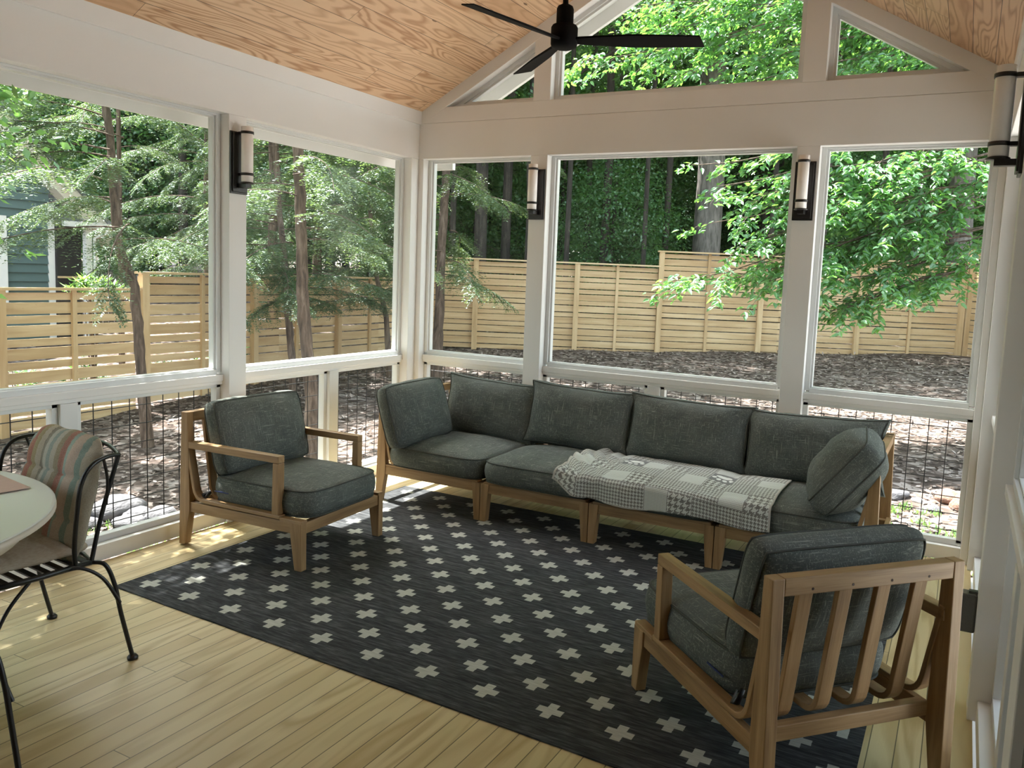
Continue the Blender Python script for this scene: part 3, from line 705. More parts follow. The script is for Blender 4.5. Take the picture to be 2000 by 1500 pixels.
def conifer(label, pts, rad, zlo, zhi, nb, Lm, seed, cat='tree', group=None, name='hemlock_tree', dens=1.0, azw=None, top=None):
    rs = random.Random(seed); rg = np.random.default_rng(seed)
    base = np.array(pts[-1], float); base[2] = gz(base[0], base[1]) - .1
    P = [np.array(p, float) for p in pts][::-1]; P[0] = base.copy()
    # carry the trunk on above the frame
    d = P[-1] - P[-2]; d /= np.linalg.norm(d); topz = top or 8.5
    P.append(P[-1] + np.array([d[0] * .3, d[1] * .3, 1.0]) * (topz - P[-1][2]))
    root = empty(name, tuple(base)); tag(root, label, cat, group)
    n = len(P); rr = [rad * (1.15 if i == 0 else 1 - .75 * max(0, (P[i][2] - base[2])) / (topz - base[2]) ) for i in range(n)]
    # finer trunk with slight knots
    tp, tr = [], []
    for i in range(n - 1):
        for k in range(8):
            t = k / 8; q = P[i] * (1 - t) + P[i + 1] * t; q = q + np.array([rs.uniform(-1, 1), rs.uniform(-1, 1), 0]) * rad * .10; tp.append(q - base); tr.append((rr[i] * (1 - t) + rr[i + 1] * t) * rs.uniform(.92, 1.1))
    tp.append(P[-1] - base); tr.append(rr[-1])
    MB().tube(tp, tr, 12).build('trunk', M['bark'], root)
    zs = np.array([q[2] for q in tp]); tp_ = np.array(tp)
    br = MB(); VV, QQ = [], []
    for i in range(nb):
        z = zlo + (zhi - zlo) * (i + rs.random()) / nb - base[2]
        s = np.array([np.interp(z, zs, tp_[:, k]) for k in range(3)])
        az = rs.uniform(0, 2 * pi) if azw is None else rs.gauss(azw[0], azw[1])
        L = Lm * rs.uniform(.55, 1.0) * (1 - .45 * max(0, (z + base[2] - 4) / 6)); dv = np.array([cos(az), sin(az), 0])
        droop = rs.uniform(.25, .5); up = rs.uniform(.0, .25)
        N_ = 10; C = np.array([s + dv * L * t + np.array([0, 0, (up * t - droop * t * t) * L]) + np.array([-dv[1], dv[0], 0]) * .08 * L * sin(t * 3 + i) for t in np.linspace(0, 1, N_)])
        br.tube([tuple(c) for c in C], [.008 * L / 1.5 * (1 - .8 * t) + .0015 for t in np.linspace(0, 1, N_)], 5, cap=False)
        # flat drooping twigs on both sides, each with two rows of needles
        nt = int(52 * L * dens)
        t = rg.uniform(.16, 1.0, nt); idx = t * (N_ - 1); i0 = np.minimum(idx.astype(int), N_ - 2); f = (idx - i0)[:, None]
        S = C[i0] * (1 - f) + C[i0 + 1] * f; bd = C[i0 + 1] - C[i0]; bd /= np.linalg.norm(bd, axis=1)[:, None]
        side = np.where(rg.random(nt) < .5, 1, -1)[:, None]; lat = np.cross(bd, [0, 0, 1.0]) * side; lat /= np.linalg.norm(lat, axis=1)[:, None] + 1e-9
        td = bd * rg.uniform(.5, 1.0, (nt, 1)) + lat * rg.uniform(.5, 1.0, (nt, 1)) + np.array([0, 0, -1]) * rg.uniform(.05, .75, (nt, 1)); td /= np.linalg.norm(td, axis=1)[:, None]
        tl = (.18 + .34 * (1 - t)) * rg.uniform(.6, 1.25, nt)
        m_ = 13; u = np.linspace(.08, 1, m_)[None, :, None]
        pos = S[:, None] + td[:, None] * tl[:, None, None] * u + np.array([0, 0, -1.0]) * (u ** 2) * .05
        for sd in (1, -1):
            pl = np.cross(td, [0, 0, 1.0]); pl /= np.linalg.norm(pl, axis=1)[:, None] + 1e-9
            nd = td[:, None] * .55 + pl[:, None] * sd * 1.0 + rg.normal(0, .18, (nt, m_, 3))
            nn = np.broadcast_to(np.array([0, 0, 1.0]), (nt, m_, 3)) + rg.normal(0, .35, (nt, m_, 3))
            k = nt * m_; V, Q = leaves(pos.reshape(k, 3), nd.reshape(k, 3), nn.reshape(k, 3), rg.uniform(.030, .052, k), rg.uniform(.011, .019, k)); VV.append(V); QQ.append(Q)
    br.build('branches', M['bark'], root)
    emb(root, 'needles', VV, QQ, M['hemlock'])
    return root

conifer('slender leaning dark hemlock trunk with knots in front of the low left fence', [(-4.7, .58, 3.28), (-4.61, .58, 2.89), (-4.43, .53, 1.72), (-4.24, .58, 1.27), (-4.11, .55, .49), (-3.95, .52, -.44)], .060, 1.7, 4.8, 24, 2.0, 11, dens=1.2)
conifer('thick straight brown hemlock trunk seen behind the left armchair', [(-2.24, .99, 2.76), (-2.15, .95, 1.99), (-2.06, .89, 1.16), (-1.92, .87, .34), (-1.84, .83, -.45)], .070, 1.75, 4.0, 17, 1.5, 12, dens=1.2)
conifer('slim pale hemlock trunk just left of the thick one, before the tall fence', [(-5.2, 3.57, 3.04), (-5.12, 3.54, 2.44), (-4.99, 3.52, 1.7), (-4.88, 3.49, .96), (-4.76, 3.46, .22), (-4.69, 3.44, -.22)], .055, 1.0, 5.6, 44, 2.0, 13, dens=1.4)
conifer('rough hemlock trunk with drooping sprays seen through the narrow corner window', [(-3.29, 5.14, 3.13), (-3.25, 5.0, 1.81), (-3.19, 4.9, .72), (-3.17, 4.82, -.2)], .085, 1.5, 8, 44, 1.9, 14, dens=1.2)
conifer('young leaning hemlock near the far left fence corner, right of the other trunks', [(-4.7, 5.05, 2.6), (-4.55, 5.08, 1.45), (-4.35, 5.1, .8), (-4.24, 5.08, -.1)], .045, 1.0, 6.0, 36, 1.7, 15, top=6.5, dens=1.2)
# hemlocks standing past the left fence
for i, (x, y, a, b, L, n) in enumerate([(-8.2, 6.4, 1.0, 9, 2.4, 60), (-9.5, 9.0, .8, 10, 2.6, 60), (-7.4, 9.6, .9, 9, 2.2, 56), (-8.8, 3.6, 3.3, 9, 2.2, 26), (-8.0, .6, 3.9, 8, 1.8, 16), (-10.5, 6.8, 1.2, 10, 2.6, 60), (-7.8, 12, .6, 9, 2.4, 50)]):
    conifer('hemlock among those growing just past the tall left fence', [(x, y, 4), (x, y, 1.5), (x, y, -.2)], .045 if y < 4 else .11, a, b, n, L, 40 + i, group='hemlocks beyond the left fence', dens=1.0, top=11)

def blob_tree_mesh(seed, H, R, zc0, nspray, leafL, per=20, trunk_r=.12, nbr=14, clumps=0):
    """a broad-leaved tree: trunk + limbs mesh and a leaf mesh made of layered sprays"""
    rs = random.Random(seed); rg = np.random.default_rng(seed)
    tb = MB(); tops = [(0, 0, -.3)] + [(rs.uniform(-.12, .12) * z / 3, rs.uniform(-.12, .12) * z / 3, z) for z in np.linspace(H * .12, H * .97, 9)]
    tb.tube(tops, [trunk_r * (1.25 if i == 0 else 1 - .85 * i / 9) for i in range(10)], 9)
    T_ = np.array(tops)
    for i in range(nbr):
        z = zc0 + (H - zc0) * (i + .5) / nbr; s = np.array([np.interp(z, T_[:, 2], T_[:, k]) for k in range(3)]); az = i * 2.4 + rs.uniform(-.4, .4)
        L = R * rs.uniform(.6, 1) * sqrt(max(.1, 1 - ((z - zc0) / (H - zc0) * 1.0) ** 2)) ; e = s + np.array([cos(az) * L, sin(az) * L, rs.uniform(.1, .45) * L])
        tb.tube([tuple(q) for q in curve_pts(s, e, .1 * L, 6, .05 * L, rs)], [trunk_r * .3 * (1 - .85 * t) + .004 for t in np.linspace(0, 1, 6)], 5, cap=False)
    # spray centres fill an ellipsoid, more on its shell
    u = rand_unit_(rg, nspray); rad = rg.uniform(.25, 1, nspray) ** .5
    C = u * rad[:, None] * np.array([R, R, (H - zc0) / 2]) + np.array([0, 0, (H + zc0) / 2]); C[:, 2] = np.maximum(C[:, 2], zc0 * .8)
    if clumps:
        k_ = rg.integers(0, clumps, nspray); C = C[:clumps][k_] + rg.normal(0, 1, (nspray, 3)) * np.array([.55, .55, .28])
    sn = rg.normal(0, .35, (nspray, 3)) + np.array([0, 0, 1]); sn /= np.linalg.norm(sn, axis=1)[:, None]
    a = rg.uniform(0, 2 * pi, (nspray, per)); rr = np.sqrt(rg.random((nspray, per))) * rg.uniform(.3, .6, (nspray, 1))
    t1 = np.cross(sn, [1, 0, 0.01]); t1 /= np.linalg.norm(t1, axis=1)[:, None]; t2 = np.cross(sn, t1)
    Pp = C[:, None] + t1[:, None] * (np.cos(a) * rr)[..., None] + t2[:, None] * (np.sin(a) * rr)[..., None] + rg.normal(0, .05, (nspray, per, 3))
    D = t1[:, None] * np.cos(a)[..., None] + t2[:, None] * np.sin(a)[..., None] + rg.normal(0, .4, (nspray, per, 3)) + np.array([0, 0, -.25])
    N = sn[:, None] + rg.normal(0, .45, (nspray, per, 3)); k = nspray * per
    V, Q = leaves(Pp.reshape(k, 3), D.reshape(k, 3), N.reshape(k, 3), rg.uniform(.75, 1.2, k) * leafL, rg.uniform(.45, .68, k) * leafL)
    return tb, V, Q
def rand_unit_(rg, n):
    v = rg.normal(size=(n, 3)); return v / np.linalg.norm(v, axis=1)[:, None]
def proto_tree(name, seed, H, R, zc0, ns, ll, bark, leafm, label, group, **kw):
    tb, V, Q = blob_tree_mesh(seed, H, R, zc0, ns, ll, **kw)
    r = empty(name); tag(r, label, 'tree', group); tb.build('trunk', bark, r); np_mesh('foliage', V, Q, leafm, r); return r
GB = 'woodland trees beyond the back fence'
LB = 'broad-leaved tree of the dense green wood beyond the slat fences'
tall = [proto_tree('woodland_tree', 100 + i, 17 + i, 4.2, 2.2, 2300, .15, M['darkbark'], M['leaf'], LB, GB, per=22, trunk_r=.20) for i in range(3)]
sap = [proto_tree('woodland_sapling', 200 + i, 5.5 + i, 2.0, .3, 800, .11, M['darkbark'], M['leaf'], 'young understory tree with leaves down to the ground in the wood beyond the fences', 'understory saplings beyond the fences', per=20, trunk_r=.045, nbr=10) for i in range(3)]
CAM = Vector((3.903, -5.258, 1.6)); FWD = Vector((-.4585, .8887, 0)); RGT = Vector((.8887, .4585, 0))
rs = random.Random(21)
def scatter(protos, spots):
    for i, (x, y, s, rz) in enumerate(spots):
        p = protos[i % len(protos)]
        o = p if i < len(protos) else copy_tree(p)
        o.location = (x, y, gz(x, y)); o.rotation_euler = (0, 0, rz); o.scale = (s, s, s)
def spots(n, d0, d1, l0, l1, smin, smax, mind, clear):
    out = []; tries = 0
    while len(out) < n and tries < 6000:
        tries += 1; d = d0 + (d1 - d0) * rs.random() ** .8; l = rs.uniform(l0, l1) * d; p = CAM + FWD * d + RGT * l
        back = (p.y - 7.92) * cb_ - (p.x - FX) * sb_
        if back < 1.2 and p.x > FX - 1.5: continue
        if p.x < FX and p.x > -14.5 and p.y < 12 and p.y > -8: continue   # neighbour's yard
        if p.x < -12 and p.y < 9: continue
        if d < 24 and min(abs(l / d - .192), abs(l / d - .502)) < clear: continue   # keep the two big trunks in the open
        if any((p.x - q[0]) ** 2 + (p.y - q[1]) ** 2 < mind ** 2 for q in out): continue
        out.append((p.x, p.y, rs.uniform(smin, smax), rs.uniform(0, 6.28)))
    return out
scatter(tall, spots(30, 20, 42, -.9, .78, .85, 1.15, 3.0, .17))
scatter(sap, spots(92, 18, 42, -.9, .78, .7, 1.3, 1.4, .09))
# bare dark trunks inside the wood
tk = []
for i, (d, l, r_) in enumerate([(24, -.079, .17), (26, -.055, .15), (22, .045, .08), (25, .105, .07), (23, .012, .05), (27, .19, .06), (21.5, .075, .045), (24, -.45, .12), (22, -.30, .14), (26, -.38, .10), (28, .33, .1), (24.5, .26, .09), (30, -.2, .16), (27, -.52, .14), (31, .4, .16), (29, .08, .12), (33, .15, .16), (17.6, -.085, .13), (18.2, -.055, .10), (17.8, .02, .055), (18.5, .065, .09), (17.9, .115, .05), (19, .14, .07), (18.4, .27, .06), (18.0, .33, .08), (19, .40, .07), (18.6, .445, .06), (17.5, -.12, .06), (19, .575, .07)]):
    p = CAM + FWD * d + RGT * l * d; z0 = gz(p.x, p.y)
    m = MB(); m.tube([(0, 0, -.3), (rs.uniform(-.05, .05), 0, 4), (rs.uniform(-.2, .2), rs.uniform(-.2, .2), 9), (rs.uniform(-.4, .4), 0, 15)], [r_ * 1.15, r_, r_ * .85, r_ * .5], 9)
    o = m.build('tree_trunk', M['darkbark']); o.location = (p.x, p.y, z0); tag(o, 'tall dark straight trunk standing in the wood beyond the back fence', 'tree', 'dark trunks in the wood')
# the two big grey trunks
for (p0_, p1_, p2_, r_, lb, bk) in [((-1.9, 14.3), (-1.99, 14.7), (-2.28, 15.0), .33, 'big pale grey-brown trunk behind the tall back fence, left of the second gable post', 'greybark'), ((3.66, 18.4), (3.52, 18.75), (3.48, 18.95), .31, 'big blue-grey trunk behind the back fence, seen in the window nearest the right corner', 'greybark')]:
    m = MB(); zb = gz(*p0_); m.tube([(0, 0, -.2), (p1_[0] - p0_[0], p1_[1] - p0_[1], 4.4 - zb), (p2_[0] - p0_[0], p2_[1] - p0_[1], 8.5 - zb), (p2_[0] - p0_[0] - .2, p2_[1] - p0_[1], 16 - zb)], [r_ * 1.1, r_, r_ * .9, r_ * .6], 16)
    o = m.build('oak_trunk', M[bk]); o.location = (*p0_, zb); tag(o, lb, 'tree')

# beech whose limbs reach in from the right
def beech():
    rg = np.random.default_rng(5); rs = random.Random(5)
    base = np.array([6.6, 7.4, gz(6.6, 7.4)]); root = empty('beech_tree', tuple(base)); tag(root, 'bright green beech whose leafy limbs hang in front of the tall back fence', 'tree')
    MB().tube([(0, 0, -.2), (-.1, -.1, 2.5), (-.25, -.2, 5), (-.3, -.2, 8)], [.17, .15, .12, .07], 14).build('trunk', M['greybark'], root)
    ends = []
    low = [(1.22, 2.97, 1.60), (1.65, 3.2, 1.62), (2.04, 3.39, 1.62), (2.43, 3.58, 1.52), (2.77, 3.74, 1.42), (3.08, 3.95, 1.8), (2.6, 3.6, 1.32), (2.9, 3.8, 1.5), (1.9, 3.3, 1.8), (2.2, 3.5, 1.72)]
    mid = [(1.21, 3.11, 2.80), (1.5, 3.19, 2.22), (1.99, 3.43, 2.10), (2.44, 3.71, 2.44), (2.95, 3.93, 2.09), (3.17, 4.13, 2.85), (2.79, 3.93, 2.84), (1.45, 3.3, 2.6), (1.8, 3.4, 2.5), (2.2, 3.5, 2.3), (1.7, 3.3, 2.0), (2.5, 3.7, 1.95), (3.0, 4.0, 2.45), (3.4, 4.4, 2.2)]
    hi = [(-.39, 3.58, 4.1), (.22, 3.94, 4.49), (1.03, 4.35, 4.41), (1.58, 4.62, 4.31), (1.86, 4.82, 4.81), (2.64, 5.18, 4.36), (3.29, 5.5, 4.27), (.94, 4.43, 5.3), (0.0, 3.8, 4.7), (.6, 4.1, 4.0), (1.3, 4.4, 3.9), (2.2, 4.9, 4.0), (2.9, 5.2, 3.9), (.3, 4.0, 5.2), (1.5, 4.6, 5.3), (.9, 4.2, 4.7), (2.3, 4.9, 5.0)]
    for e in low: ends.append((e, 2.6, .95))
    for e in mid: ends.append((e, 3.4, .95))
    for e in hi: ends.append((e, 5.2, 1.25))
    br = MB(); VV, QQ = [], []
    for (e, zs, spread) in ends:
        e = np.array(e) - base; s = np.array([-.2, -.15, zs - base[2] + rs.uniform(-.3, .3)])
        C = curve_pts(s, e, .35, 14, .05, rs); br.tube([tuple(c) for c in C], [.022 * (1 - .88 * t) + .0015 for t in np.linspace(0, 1, 14)], 5, cap=False)
        bd = C[-1] - C[-4]; bd /= np.linalg.norm(bd); lat = np.cross(bd, [0, 0, 1]); lat /= np.linalg.norm(lat)
        # twigs leave the outer part of the limb on both sides
        for k in range(17):
            t = rs.uniform(.66, 1.0); i = t * 13; i0 = min(int(i), 12); q = C[i0] * (1 - (i - i0)) + C[i0 + 1] * (i - i0); sd = 1 if k % 2 else -1
            d = bd * rs.uniform(.4, 1) + lat * sd * rs.uniform(.4, 1) + np.array([0, 0, rs.uniform(-.35, .1)]); d /= np.linalg.norm(d); L = spread * rs.uniform(.35, .75)
            q2 = q + d * L + np.array([0, 0, -.12 * L]); br.tube([tuple(q), tuple((q + q2) / 2 + np.array([0, 0, .03])), tuple(q2)], [.004, .003, .001], 4, cap=False)
            nl = int(26 * L / .5); u = rg.uniform(.1, 1, nl)[:, None]; P = q + (q2 - q) * u + rg.normal(0, .03, (nl, 3))
            pl = np.cross(d, [0, 0, 1]); pl /= np.linalg.norm(pl); ss = np.where(rg.random(nl) < .5, 1, -1)[:, None]
            D = d * .7 + pl * ss * .8 + rg.normal(0, .25, (nl, 3)) + np.array([0, 0, -.25]); N = np.array([0, 0, 1.0]) + rg.normal(0, .4, (nl, 3))
            V, Q = leaves(P, D, N, rg.uniform(.060, .105, nl), rg.uniform(.035, .058, nl), .12); VV.append(V); QQ.append(Q)
    br.build('branches', M['bark'], root); emb(root, 'foliage', VV, QQ, M['beech']); return root
beech()

hic = proto_tree('added_shade_tree', 301, 15, 4.8, 5.6, 2600, .14, M['darkbark'], M['leaf'], 'tall broad-leaved tree added to spread shade high over the back yard', 'added shade trees over the back yard', per=22, trunk_r=.17, clumps=66)
for i, (x, y, s_, rz_) in enumerate([(-4.6, 10.3, .85, .3), (.6, 13.1, 1.0, 1.9), (6.2, 15.6, 1.0, 4.0), (8.6, 8.2, 1.0, 2.7), (-9.4, 13, 1.0, 5.0)]):  # crowns added over the yard, clumped to dapple the ground
    o = hic if i == 0 else copy_tree(hic); o.location = (x, y, gz(x, y)); o.scale = (s_,) * 3; o.rotation_euler = (0, 0, rz_)
cz = tall[0]
for (x, y, s_, rz_) in ((-2.3, -3.7, .50, 5.0),):  # out-of-view tree added to block sun through the left bays
    o = copy_tree(cz); o.location = (x, y, gz(x, y)); o.scale = (s_, s_, s_); o.rotation_euler = (0, 0, rz_); o['label'] = 'unseen broad-leaved tree added to shade the left side of the porch'; o['group'] = 'added shade trees on the left of the porch'; o.name = 'added_shade_tree'

MB().box(5.4, 16, -2.4, 7.0, -1.2, -.33).build('bounce_slab', mat('pale_bounce_slab', rough=.8, fn=lambda g: dict(color=g.ramp(g.noise(None, 3, 4), [(.3, (.66, .65, .63)), (.7, (.74, .73, .71))]))), kind='structure')  # unseen pale slab added to bounce sunlight into the porch

# rhododendron-like bush above the low fence
def bush(name, label, loc, R, n, L, seed, matl):
    rg = np.random.default_rng(seed); r = empty(name, loc); tag(r, label, 'shrub')
    c = rand_unit_(rg, n) * np.array([R, R, R * .8]) * rg.uniform(.3, 1, (n, 1)); c[:, 2] = np.abs(c[:, 2]) + .25 * R
    VV, QQ = [], []
    for q in c:
        k = 9; a = np.arange(k) * 2.4; D = np.stack([np.cos(a), np.sin(a), rg.uniform(.1, .9, k)], 1) + rg.normal(0, .15, (k, 3)); N = np.stack([-np.cos(a) * .4, -np.sin(a) * .4, np.ones(k)], 1)
        V, Q = leaves(np.repeat(q[None], k, 0), D, N, rg.uniform(.8, 1.2, k) * L, np.full(k, L * .28)); VV.append(V); QQ.append(Q)
    m = MB(); [m.tube([(0, 0, -1.6), tuple(q * np.array([.3, .3, .3])), tuple(q)], [.012, .008, .004], 4, cap=False) for q in c[:12]]; m.build('stems', M['bark'], r)
    emb(r, 'foliage', VV, QQ, matl); return r
bush('laurel_shrub', 'sunlit laurel shrub with long glossy leaves poking above the low left fence', (-7.6, 2.3, .85), .42, 60, .17, 9, M['grass'])
for i in range(9): 
    y = -3 + i * 1.05; b_ = bush('garden_shrub', 'low sunlit shrub glimpsed through the gaps of the left slat fence', (-7.3 - .3 * (i % 3), y, -.45), .5, 26, .13, 60 + i, M['leaf']); b_['group'] = 'shrubs behind the left fence'

# stones, sprouts and grass near the porch
def stone(name, label, loc, s, seed, matl, group=None):
    import bmesh
    bm = bmesh.new(); bmesh.ops.create_icosphere(bm, subdivisions=3, radius=1)
    for v in bm.verts:
        p = v.co.copy(); k = 1 + .28 * mnoise.noise(p * 1.1 + Vector((seed * 3.1, 0, 0))) + .08 * mnoise.noise(p * 3 + Vector((0, seed, 0))); v.co = Vector((p.x * s[0] * k, p.y * s[1] * k, max(p.z, -.6) * s[2] * k))
    me = bpy.data.meshes.new(name); bm.to_mesh(me); bm.free(); me.materials.append(matl); me.polygons.foreach_set('use_smooth', [True] * len(me.polygons))
    o = bpy.data.objects.new(name, me); COL.objects.link(o); o.location = (loc[0], loc[1], gzn(loc[0], loc[1]) + s[2] * .35); o.rotation_euler = (0, 0, seed * 1.7); return tag(o, label, 'stone', group)
GL = 'stones along the bed outside the left window'
SL = 'rounded grey stone in the row outside the left window, behind the dining chair'
for i, (x, y, a, b, c) in enumerate([(-2.35, -.98, .26, .17, .10), (-2.05, -.98, .12, .10, .07), (-1.88, -.90, .15, .11, .08), (-1.62, -.72, .16, .10, .07), (-1.75, -1.2, .11, .09, .06), (-2.25, -1.32, .14, .10, .06), (-1.45, -.52, .13, .09, .06), (-1.98, -1.12, .13, .10, .06), (-1.25, -.35, .14, .1, .06), (-2.6, -1.25, .16, .12, .07)]):
    stone('garden_stone', SL, (x, y), (a, b, c), i + 1, M['rock'], GL)
stone('garden_stone', 'flat slate-blue stone outside the right corner window, left of the white one', (3.45, 2.85), (.17, .12, .05), 21, M['rock'])
stone('garden_stone', 'small smooth white oval stone outside the right corner window', (3.66, 2.78), (.058, .042, .035), 22, M['whiterock'])
stone('garden_stone', 'largest rusty brown stone outside the right corner window', (3.90, 2.95), (.15, .11, .07), 23, M['redrock'])
stone('garden_stone', 'pointed brown stone nearest the right corner post outside the window', (4.05, 2.75), (.13, .10, .09), 24, M['redrock'])
stone('garden_stone', 'low pale grey stone at the front of the right stone group', (3.80, 2.62), (.09, .06, .035), 25, M['rock'])
def tufts(name, label, boxes, n, L, seed):
    rg = np.random.default_rng(seed); P = []
    for _ in range(n):
        x0, x1, y0, y1 = boxes[rg.integers(len(boxes))]; cx, cy = rg.uniform(x0, x1), rg.uniform(y0, y1)
        k = 14; q = np.stack([cx + rg.normal(0, .035, k), cy + rg.normal(0, .035, k), np.zeros(k)], 1); q[:, 2] = gzn(cx, cy); P.append(q)
    P = np.concatenate(P); k = len(P); D = rg.normal(0, .5, (k, 3)); D[:, 2] = np.abs(D[:, 2]) + .7; V, Q = leaves(P, D, rand_unit_(rg, k), rg.uniform(.5, 1.2, k) * L, rg.uniform(.10, .3, k) * L)
    tag(np_mesh(name, V, Q, M['grass']), label, 'grass', kind='stuff')
tufts('grass', 'sparse bright grass and sprouts outside the left window by the stones', [(-2.6, -.5, -2.2, -1.2), (-1.9, -.5, -1.3, -.2), (-1.2, -.4, -.6, .2)], 260, .06, 31)
tufts('weeds', 'bright green weeds and grass in the sun outside the right corner window', [(2.9, 4.6, 1.4, 2.6), (3.4, 4.4, .6, 1.6)], 230, .07, 32)

# ------------------------------------------------------------------ lounge furniture
def ribbon_arc(a, b, c, r, n=6):
    """path a-b-c with the corner at b rounded"""
    a, b, c = map(np.array, (a, b, c)); d1 = (a - b) / np.linalg.norm(a - b); d2 = (c - b) / np.linalg.norm(c - b)
    p, q = b + d1 * r, b + d2 * r; out = [tuple(a)]
    for t in np.linspace(0, 1, n): out.append(tuple((1 - t) ** 2 * p + 2 * t * (1 - t) * b + t * t * q))
    return out + [tuple(c)]
def bwood(m, name, root): return m.build(name, M['teak'], root, bevel=.003)
def rear_post(root, fr, s0, s1, zt): return bwood(MB().prism([(.017, 0), (.062, 0), (.098, .20), (.100, .26), (.086, zt), (.041, zt)], s0, s1, fr), 'leg', root)
def front_leg(root, fr, s0, s1, aout, z1=.254, wt=.075, wb=.045):
    return bwood(MB().prism([(aout, 0), (aout, z1), (aout - wt, z1), (aout - wt, .19), (aout - wb, 0)], s0, s1, fr), 'leg', root)
def back_slats(root, fr, centres, zt, reach=.62, w=.05):
    for s in centres:
        bwood(MB().ribbon(ribbon_arc((.072, zt - .02), (.142, .258), (reach, .250), .060), .020, s - w / 2, s + w / 2, fr), 'slat', root)

def armchair(label):
    root = empty('armchair'); tag(root, label, 'armchair')
    fr = lambda a, s, z: (a, s, z); hw, L, zt = .355, .893, .754
    for sg in (-1, 1):
        o0, o1 = sorted((sg * hw, sg * (hw - .042)))
        rear_post(root, fr, o0, o1, zt); front_leg(root, fr, o0, o1, L)
        i0, i1 = sorted((sg * (hw - .002), sg * (hw - .047)))
        bwood(MB().ribbon(ribbon_arc((.072, .60), (.140, .268), (.745, .266), .070), .020, i0, i1, fr), 'side_frame', root)
        j0, j1 = sorted((sg * (hw - .008), sg * (hw - .036)))
        bwood(MB().box(.08, L - .05, j0, j1, .192, .250), 'side_rail', root)
        bwood(MB().box(.745, L, i0, i1, .2505, .268), 'rail_cap', root)
        bwood(MB().box(.06, .737, i0, i1, .553, .591), 'arm', root)
        bwood(MB().prism([(.690, .276), (.735, .276), (.737, .552), (.697, .552)], i0, i1, fr), 'arm_post', root)
    bwood(MB().box(.041, .086, -hw + .043, hw - .043, .700, zt), 'top_rail', root)
    bwood(MB().box(L - .045, L - .008, -hw + .04, hw - .04, .192, .253), 'front_rail', root)
    bwood(MB().box(.095, .130, -hw + .037, hw - .037, .218, .268), 'back_rail', root)
    back_slats(root, fr, (-.215, -.072, .072, .215), zt)
    for s_ in (-.215, -.072, .072, .215): MB().tube([(.0405, s_, .716), (.046, s_, .716)], .0045, 10).build('peg', M['bark'], root)
    return root

def cushion(name, w, d, t, puff, label, seed=1, n=26, p=7.0, matl='fabric', pip='piping', edge=.55, group=None, cat='cushion', wr=.006, sink=0.0, ears=0.0, flat=False):
    he = t / 2 * edge * 1.0
    g = np.linspace(-1, 1, n + 1); V = []; F = []
    def xy(u, v):
        u = u or 1e-6; mxx = max(abs(u), abs(v)); k = mxx / (abs(u) ** p + abs(v) ** p) ** (1 / p) if mxx > 1e-3 else 1
        return u * k * w / 2, v * k * d / 2
    def ear(u, v): return 1 + ears * (abs(u) * abs(v)) ** 6
    off = Vector((seed * 7.3, seed * 1.9, 0))
    def wrn(x, y, z): return wr * (mnoise.noise(Vector((x * 5, y * 5, z * 4)) + off) + .5 * mnoise.noise(Vector((x * 13, y * 13, z * 9)) + off))
    for sgn in (1, -1):
        for j in range(n + 1):
            for i in range(n + 1):
                u, v = g[i], g[j]; x, y = xy(u, v)
                z = he * (1 - .35 * ears * 4 * (abs(u) * abs(v)) ** 6) + (t / 2 - he + puff) * ((1 - abs(u) ** 3.2) * (1 - abs(v) ** 3.2)) ** .75
                z += wrn(x, y, sgn) * (1 - max(abs(u), abs(v)) ** 12) - (sink * math.exp(-((u / .5) ** 2 + (v / .5) ** 2)) if sgn > 0 else 0)
                if flat and sgn < 0: z = he + (z - he) * .12
                V.append((x * ear(u, v), y * ear(u, v), z * sgn))
    m = (n + 1) ** 2
    for j in range(n):
        for i in range(n):
            a = j * (n + 1) + i; F.append((a, a + 1, a + n + 2, a + n + 1)); b = m + a; F.append((b, b + n + 1, b + n + 2, b + 1))
    per = [j * (n + 1) + i for j, i in [(0, i) for i in range(n)] + [(j, n) for j in range(n)] + [(n, i) for i in range(n, 0, -1)] + [(j, 0) for j in range(n, 0, -1)]]
    rows = [per]; K = 4
    for r_ in range(1, K):
        f = r_ / K; row = []
        for k in per:
            a = Vector(V[k]); b = Vector(V[m + k]); q = a.lerp(b, f); out = Vector((a.x / (w / 2) ** 1, a.y / (d / 2), 0)); cx = Vector((math.copysign(abs(out.x) ** 6, out.x), math.copysign(abs(out.y) ** 6, out.y), 0))
            if cx.length > 0: cx.normalize()
            q = q + cx * (.016 * sin(pi * f) + .5 * wrn(q.x * 1.5, q.y * 1.5, f * 2)); row.append(len(V)); V.append(tuple(q))
        rows.append(row)
    rows.append([m + k for k in per]); L = len(per)
    for r_ in range(K):
        for k in range(L): F.append((rows[r_][k], rows[r_ + 1][k], rows[r_ + 1][(k + 1) % L], rows[r_][(k + 1) % L]))
    me = bpy.data.meshes.new(name); me.from_pydata(V, [], F); me.materials.append(M[matl]); me.polygons.foreach_set('use_smooth', [True] * len(F)); me.update()
    o = bpy.data.objects.new(name, me); COL.objects.link(o); tag(o, label, cat, group)
    if pip:
        mb = MB()
        for base in (0, m):
            pts = [V[base + k] for k in per]; pts = [Vector((x * 1.004, y * 1.004, z)) for x, y, z in pts]; mb.tube(pts + [pts[0]], .0042, 6, cap=False)
        mb.build('piping', M[pip], o)
    return o
def place(o, loc, rx=0, ry=0, rz=0, order='XYZ'):
    o.location = loc; o.rotation_mode = order; o.rotation_euler = (radians(rx), radians(ry), radians(rz)); return o
def put_in(frame_loc, rz, o, loc, tilt):
    """cushion in a chair frame: local x forward. tilt about the chair's y axis"""
    R = Matrix.Translation(frame_loc) @ Matrix.Rotation(rz, 4, 'Z'); o.matrix_world = R @ Matrix.Translation(loc) @ tilt; return o

